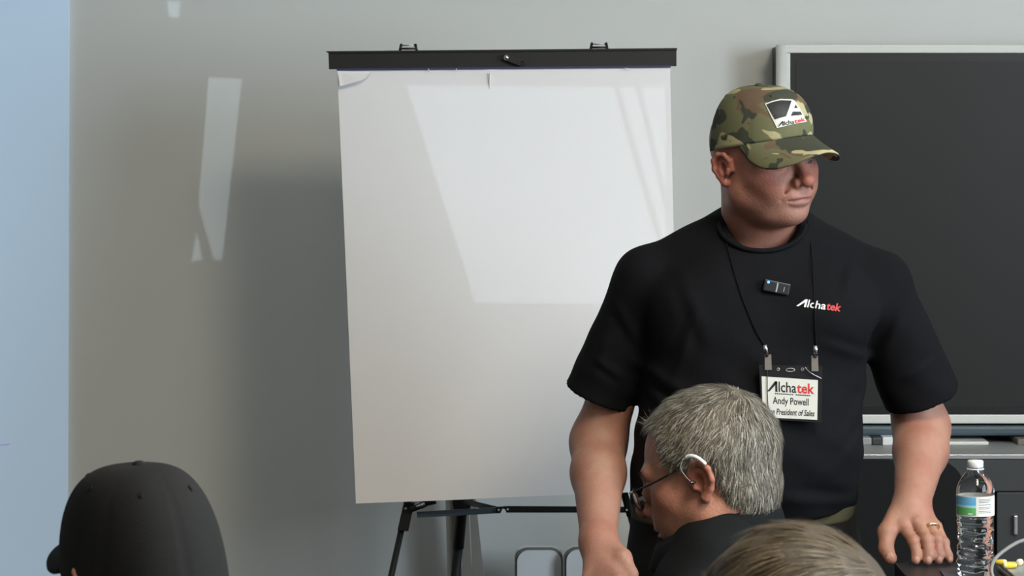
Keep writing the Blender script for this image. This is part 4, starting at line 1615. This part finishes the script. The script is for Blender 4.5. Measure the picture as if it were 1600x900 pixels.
# ------------------------------------------------------------------ seated figures
def seated_clothes(parent, neck, fwd, top_m, leg_m, top_name='jacket', lean=0.10, sw=.19, h=.0085, arms=True, bulk=1.0, zs=.46, hip=None):
    """torso, arms, legs and shoes of a person sitting; neck = base of the neck, fwd = horizontal facing"""
    f = Vector((fwd[0], fwd[1], 0)).normalized()
    r = f.cross(Vector((0, 0, 1)))
    n = Vector(neck)
    pel = hip or Vector((n.x, n.y, zs + .10)) - f * lean
    pel.z = zs + .10
    chest = n * .55 + pel * .45 + Vector((0, 0, .04)) + f * .01
    shl, shr = n - Vector((0, 0, .075)) - r * sw, n - Vector((0, 0, .075)) + r * sw
    ell_l, ell_r = shl + Vector((0, 0, -.27)) + f * .06 - r * .04, shr + Vector((0, 0, -.27)) + f * .06 + r * .04
    hnl, hnr = ell_l + f * .22 + r * .07 + Vector((0, 0, -.02)), ell_r + f * .22 - r * .07 + Vector((0, 0, -.02))
    kl, kr = pel + f * .42 - r * .11, pel + f * .42 + r * .11
    kl.z = kr.z = zs + .06
    al, ar = kl + Vector((0, 0, -(zs + .06 - .08))), kr + Vector((0, 0, -(zs + .06 - .08)))
    hl, hr = pel - r * .09 + Vector((0, 0, -.02)), pel + r * .09 + Vector((0, 0, -.02))
    R = np.array(Matrix((r, f, Vector((0, 0, 1)))).transposed(), f32)

    def top(p):
        q = (p - np.array(chest, f32)) @ R
        d = ell(q, (0, 0, 0), (.185 * bulk, .125 * bulk, .24))
        qp = (p - np.array(pel, f32)) @ R
        d = smin(d, ell(qp, (0, .01, .06), (.175 * bulk, .135 * bulk, .14)), .06)
        d = smin(d, rc(p, n - Vector((0, 0, .04)), shl, .062, .062), .05)
        d = smin(d, rc(p, n - Vector((0, 0, .04)), shr, .062, .062), .05)
        d = smin(d, rc(p, n + Vector((0, 0, .0)), n - Vector((0, 0, .08)), .07, .085), .04)
        d = smin(d, chain(p, [shl, ell_l, hnl], [.062, .052, .036], .02), .03)
        d = smin(d, chain(p, [shr, ell_r, hnr], [.062, .052, .036], .02), .03)
        w = np.sin(p[:, 2] * 60 + p[:, 0] * 25) * np.sin(p[:, 0] * 31 + p[:, 1] * 17)
        return d + .002 * w

    lo = np.minimum.reduce([np.array(v) for v in (shl, shr, hnl, hnr, pel, ell_l, ell_r)]) - .22
    hi = np.maximum.reduce([np.array(v) for v in (shl, shr, hnl, hnr, pel, ell_l, ell_r)]) + .22
    lo0, hi0 = lo.copy(), hi.copy()
    lo[2] = zs - .02
    V, Q = surface(lambda p: smax(top(p), zs + .004 - p[:, 2], .01), lo, hi, h)
    t = np_mesh(top_name, V, Q, top_m, parent)

    def bot(p):
        d = smin(chain(p, [hl, kl, al], [.088, .064, .046], .02), chain(p, [hr, kr, ar], [.088, .064, .046], .02), .02)
        qp = (p - np.array(pel, f32)) @ R
        d = smin(d, ell(qp, (0, 0, -.01), (.17, .13, .10)), .04)
        d = smax(d, zs + .004 - p[:, 2] - 10 * np.clip(((p - np.array(pel, f32)) @ np.array(f, f32)) - .27, 0, .1), .01)
        return d
    lo = np.minimum.reduce([np.array(v) for v in (hl, hr, kl, kr, al, ar)]) - .18
    hi = np.maximum.reduce([np.array(v) for v in (hl, hr, kl, kr, al, ar)]) + .18
    V, Q = surface(bot, lo, hi, .011)
    np_mesh('trousers', V, Q, leg_m, parent)
    for a_ in (al, ar):
        def shoe(p):
            q = (p - np.array((a_.x, a_.y, 0), f32)) @ R
            return smax(smin(ell(q, (0, .06, .045), (.046, .135, .044)), rc(q, (0, 0, .06), (0, 0, .12), .05, .048), .03), .004 - q[:, 2], .004)
        V, Q = surface(shoe, np.array(a_) - [.22, .22, .09], np.array(a_) + [.22, .22, .12], .009)
        np_mesh('shoe', V, Q, M['black_plastic'], parent)
    hands = []
    def core(p):
        d = chain(p, [pel, chest, n + Vector((0, 0, .02))], [.08, .08, .045], .03)
        d = smin(d, chain(p, [n - Vector((0, 0, .06)), shl, ell_l, hnl, hnl + f * .04], [.03, .03, .028, .022, .018], .02), .02)
        return smin(d, chain(p, [n - Vector((0, 0, .06)), shr, ell_r, hnr, hnr + f * .04], [.03, .03, .028, .022, .018], .02), .02)
    hands.append(surface(core, lo0, hi0, .010))
    for hn, s in ((hnl, 1), (hnr, -1)):
        def hd(p):
            q = (p - np.array(hn, f32)) @ R
            d = ell(q, (0, .045, -.004), (.04, .055, .016))
            for k in range(4):
                x = -.03 + .02 * k
                d = smin(d, chain(q, [(x, .08, 0), (x * 1.1, .115 - .006 * abs(k - 1.5), -.006), (x * 1.1, .135 - .006 * abs(k - 1.5), -.02)], [.0095, .009, .008], .003), .005)
            d = smin(d, chain(q, [(s * .03, .02, 0), (s * .058, .05, -.004), (s * .062, .08, -.01)], [.014, .011, .009], .004), .008)
            return smin(d, rc(q, (0, -.03, 0), (0, .02, 0), .028, .026), .01)
        hands.append(surface(hd, np.array(hn) - .16, np.array(hn) + .18, .004))
    return t, top, hands, pel, f


def hair_shell(q, thick=.011, front=.052, slope=.55, low=-.058, earz=.012, eary=-.032):
    """short hair volume in head coordinates"""
    d = ell(q, (0, -.014, .034), (.0765 + thick, .100 + thick, .088 + thick * .9))
    d = smax(d, (q[:, 1] - (front + slope * (q[:, 2] - .045) - .10 * np.abs(q[:, 0]) * 0)) * .9, .012)
    d = smax(d, np.minimum(earz - q[:, 2] + .35 * np.clip(q[:, 1] - .01, 0, 1), q[:, 1] - eary), .010)
    return smax(d, low - q[:, 2], .014)


# ------------------------------------------------------------------ seated man with glasses
SG, SGR = (168, 122, 100), (152, 88, 72)
seat_man = empty('person', (P(1130, 0, 4.5).x, 4.5, 0), 'seated grey-haired man with glasses in a black jacket, facing left', 'person')
yaw, pt = math.radians(20), math.radians(17)
gf = Frame(P(1105, 737, 4.5), (-math.cos(yaw) * math.cos(pt), math.sin(yaw) * math.cos(pt), -math.sin(pt)), roll=0.0, s=1.035)
gn_t, gn_b = gf.W(0, -.030, -.055), P(1130, 865, 4.5)


def g_head(p):
    q = gf.loc(p)
    d = head_sdf(q, .98, .006, .95, .99, .003) * gf.s
    d = smin(d, rc(p, gn_t, gn_b, .063, .066), .025)
    d = smin(d, ell(q, (0, .030, -.098), (.042, .046, .022)) * gf.s, .02)
    return d


c0 = Vector(gf.c.tolist())
Vg, Qg = surface(g_head, c0 - Vector((.16, .16, .20)), c0 + Vector((.16, .16, .15)), .0021)
Cg = head_col(gf.loc(Vg), (164, 114, 92), (148, 80, 64), .98, .15)
fwd_g = (-math.cos(yaw), math.sin(yaw))
jk, jtop, jh, pel, ff = seated_clothes(seat_man, P(1150, 868, 4.5), fwd_g, M['jacket'], M['trousers'], 'jacket', .0, .185, .006, zs=.46)
Vt, Qt = cat_mesh(jh)
V, Q = cat_mesh([(Vg, Qg), (Vt, Qt)])
np_mesh('body', V, Q, M['skin'], seat_man, np.concatenate([Cg, limb_col(Vt, SG, SGR)]))
eyes(gf, seat_man)
# jacket stand collar
def collar_band(a, b, k):
    w = 2 * math.pi * k / 72
    return w


V, F = [], []
nC = 72
rows = [(0.0, 0.0), (.012, .004), (.030, .012), (.036, .020), (.030, .022), (.0, .010)]
prof_c = [(-.006, .000), (-.001, .003), (.006, -.012), (.016, -.045), (.010, -.047), (-.003, -.012)]
cc = Vector((P(1121, 0, 4.5).x, 4.5, P(0, 812, 4.5).z))
fw = Vector((fwd_g[0], fwd_g[1], 0))
rt_ = fw.cross(Vector((0, 0, 1)))
for k in range(nC):
    w = 2 * math.pi * k / nC
    cf, sf = math.cos(w), math.sin(w)
    for (dr, dz) in prof_c:
        p = cc + fw * ((.094 + dr) * cf) + rt_ * ((.082 + dr) * sf)
        p.z += -.034 * cf + dz + .004 * math.sin(3 * w)
        V.append(p)
m_ = len(prof_c)
for k in range(nC):
    k2 = (k + 1) % nC
    for i in range(m_):
        F.append((k * m_ + i, k2 * m_ + i, k2 * m_ + (i + 1) % m_, k * m_ + (i + 1) % m_))
mesh('collar', V, F, M['jacket'], jk, True)

# grey hair
def hair_nape(q):
    d = ell(q, (0, -.014, .032), (.0855, .110, .095))
    d = smin(d, ell(q, (0, -.052, -.040), (.064, .052, .052)), .03)
    d = smax(d, (q[:, 1] - (.044 + .15 * (q[:, 2] - .03) + 2.0 * np.clip(q[:, 2] - .084, 0, 1))) * .7, .010)
    d = smax(d, np.minimum(.016 - q[:, 2] + .35 * np.clip(q[:, 1] - .01, 0, 1), q[:, 1] + .034), .010)
    return smax(d, -.086 - q[:, 2], .012)


GREY = [(108, 102, 90), (144, 138, 126), (80, 74, 62), (94, 87, 73), (176, 172, 161), (64, 58, 48)]
Vr, Qr = surface(lambda p: hair_nape(gf.loc(p)) * gf.s + .0004 * np.sin(p[:, 0] * 190) * np.sin(p[:, 2] * 170), c0 - Vector((.16, .16, .13)), c0 + Vector((.16, .16, .16)), .0032)
hr = np_mesh('hair', Vr, Qr, M['hair'], seat_man, np.tile(np.array(lin(104, 98, 86)[:3], f32), (len(Vr), 1)))
strands('hair_strands', Vr, Qr, hr, gf, lambda q: (q[:, 2] > -.080) & ((q[:, 1] < .030) | (q[:, 2] > .088)), 18000, .021, .0010, GREY, (0, -.075, .10), .30, .32)
for sx_ in (-1, 1):
    strands('eyebrow', Vg, Qg, seat_man, gf, lambda q: (np.abs(q[:, 0] - sx_ * .031) < .018) & (np.abs(q[:, 2] - .021) < .005) & (q[:, 1] > .06), 260, .009, .0008, GREY, (0, .09, .01), .35, .3)
# glasses
e = empty('eyeglasses', gf.W(0, .10, -.02), 'thin metal-framed eyeglasses on the seated grey-haired man', 'glasses')
for sx in (-1, 1):
    ring = []
    for k in range(28):
        w = 2 * math.pi * k / 28
        x = .033 + .0245 * math.cos(w)
        z = -.010 + .0195 * math.sin(w) * (1 if math.sin(w) < 0 else .82)
        ring.append(gf.W(sx * x, .112 - .10 * max(0, x - .033) - .004 + .05 * z, z))
    rim = tube('rim', ring, .0010, M['black_metal'], e, 8, True)
    cen = sum(ring, Vector()) / 28
    mesh('lens', ring + [cen] + [r_ + (gf.W(0, .001, 0) - gf.W(0, 0, 0)) for r_ in ring] + [cen + (gf.W(0, .001, 0) - gf.W(0, 0, 0))], [(k, (k + 1) % 28, 28) for k in range(28)] + [(29 + (k + 1) % 28, 29 + k, 57) for k in range(28)] + [((k + 1) % 28, k, 29 + k, 29 + (k + 1) % 28) for k in range(28)], M['lens'], rim, True)
    hinge = gf.W(sx * .066, .100, .002)
    tube('end_piece', [gf.W(sx * .056, .108, .000), gf.W(sx * .063, .106, .002), hinge], .0022, M['chrome'], e, 8)
    tube('temple', bez([hinge, gf.W(sx * .0755, .05, .010), gf.W(sx * .079, .005, .0215), gf.W(sx * .082, -.018, .024), gf.W(sx * .083, -.036, .008)], 8), .0016, M['black_metal'], e, 8)
tube('bridge', bez([gf.W(-.010, .110, -.003), gf.W(0, .1135, .001), gf.W(.010, .110, -.003)], 6), .0013, M['black_metal'], e, 8)
for sx in (-1, 1):
    tube('nose_pad', [gf.W(sx * .009, .108, -.010), gf.W(sx * .0115, .103, -.020)], .0022, M['frost'], e, 8)
# hearing aid
e = empty('hearing_aid', gf.W(-.09, -.01, .02), 'small pale hearing aid hooked over the ear of the seated man', 'hearing aid')
tube('shell', bez([gf.W(-.0885, .004, .0295), gf.W(-.0925, -.010, .0320), gf.W(-.0955, -.022, .026), gf.W(-.0955, -.031, .014)], 8), [.0012] * 4 + [.0030] * 20 + [.002], M['white_plastic'], e, 10)
tube('wire', bez([gf.W(-.0885, .004, .0295), gf.W(-.090, .010, .018), gf.W(-.089, .006, .004), gf.W(-.086, .000, -.008)], 8), .0007, M['frost'], e, 6)
lathe('ear_dome', [(.0005, .0045), (.0025, .004), (.0042, .002), (.0044, 0)][::-1], gf.W(-.0875, -.001, -.008), M['black_plastic'], e, 14)
lathe('dome_tip', [(.0005, .0022), (.0012, .0018), (.0014, 0)][::-1], gf.W(-.0925, -.001, -.007), M['chrome'], e, 10)

def chair_for(pel, f, label, back=.86):
    ang = math.atan2(f.y, f.x) + math.pi / 2
    c = Vector((pel.x, pel.y, 0)) + f * .06
    return chair(tuple(c), ang, label, M['chair'], back)


chair_for(pel, ff, 'black chair under the seated grey-haired man')

# ------------------------------------------------------------------ man in the black cap, from behind
bman = empty('person', (P(215, 0, 3.25).x, 3.25, 0), 'seated person in a plain black cap seen from behind, lower left', 'person')
yb_ = math.radians(33)          # facing away from the camera and to the left
kf = Frame(P(219, 898, 3.25), (-math.sin(yb_), math.cos(yb_), -.02), roll=-.05, s=1.0)
kn_t, kn_b = kf.W(0, -.03, -.06), Vector(kf.c.tolist()) + Vector((.02, -.03, -.19))


def k_head(p):
    d = head_sdf(kf.loc(p), 1.0, .004, .9)
    return smin(d, rc(p, kn_t, kn_b, .060, .064), .025)


c0 = Vector(kf.c.tolist())
Vk, Qk = surface(k_head, c0 - Vector((.16, .16, .2)), c0 + Vector((.16, .16, .15)), .0034)
Ck = head_col(kf.loc(Vk), (214, 160, 136), (206, 124, 104))
tk, ttop, hh_, pel, ff = seated_clothes(bman, kn_b, (-math.sin(yb_), math.cos(yb_)), M['navy'], M['trousers'], 'sweater', .06, .185, .010)
Vt, Qt = cat_mesh(hh_)
V, Q = cat_mesh([(Vk, Qk), (Vt, Qt)])
np_mesh('body', V, Q, M['skin'], bman, np.concatenate([Ck, limb_col(Vt, SG, SGR)]))
cap_parts(kf, bman, M['cap_black'], a=.090, b=.113, y0=-.012, zf=.034, zb=-.046, top=.126, ext=.050, drop=.006, arch=.008, span=62)
V, Q = surface(lambda p: smax(hair_shell(kf.loc(p), .003, .04, .3, -.062, .012, -.034), kf.loc(p)[:, 2] + .030, .004), c0 - Vector((.16, .16, .13)), c0 + Vector((.16, .16, .03)), .006)
np_mesh('hair', V, Q, M['hair'], bman, np.tile(np.array(lin(70, 58, 48)[:3], f32), (len(V), 1)))
chair_for(pel, ff, 'black chair under the person in the black cap')

# ------------------------------------------------------------------ brown-haired head in the foreground
fman = empty('person', (P(1235, 0, 2.85).x, 2.85, 0), 'brown-grey haired head in the foreground seen from behind, lower right', 'person')
yf_ = math.radians(14)
rf = Frame(P(1236, 1052, 2.85), (-math.sin(yf_), math.cos(yf_), -.12), roll=.06, s=1.10)
rn_t, rn_b = rf.W(0, -.03, -.06), Vector(rf.c.tolist()) + Vector((.0, -.03, -.19))


def r_head(p):
    d = head_sdf(rf.loc(p), 1.0, .004, 1.0) * rf.s
    return smin(d, rc(p, rn_t, rn_b, .060, .064), .025)


c0 = Vector(rf.c.tolist())
Vk, Qk = surface(r_head, c0 - Vector((.16, .16, .2)), c0 + Vector((.16, .16, .15)), .0036)
Ck = head_col(rf.loc(Vk), (200, 156, 134), (190, 120, 104))
tk, ttop, hh_, pel, ff = seated_clothes(fman, rn_b, (-math.sin(yf_), math.cos(yf_)), M['khaki'], M['trousers'], 'shirt', .06, .185, .010)
Vt, Qt = cat_mesh(hh_)
V, Q = cat_mesh([(Vk, Qk), (Vt, Qt)])
np_mesh('body', V, Q, M['skin'], fman, np.concatenate([Ck, limb_col(Vt, SG, SGR)]))
BROWN = [(70, 59, 43), (86, 73, 54), (52, 44, 32), (104, 91, 71), (61, 52, 40), (77, 64, 45)]
Vr, Qr = surface(lambda p: hair_shell(rf.loc(p), .014, .075, .35, -.075, .004, -.030) * rf.s + .0015 * np.sin(p[:, 0] * 120 + 2) * np.sin(p[:, 1] * 90), c0 - Vector((.17, .17, .13)), c0 + Vector((.17, .17, .17)), .0045)
hr = np_mesh('hair', Vr, Qr, M['hair'], fman, np.tile(np.array(lin(58, 49, 37)[:3], f32), (len(Vr), 1)))
strands('hair_strands', Vr, Qr, hr, rf, lambda q: (q[:, 2] > -.02), 14000, .042, .0013, BROWN, (.05, -.075, .09), .05, .16, 5)
chair_for(pel, ff, 'black chair under the brown-haired person in the foreground')
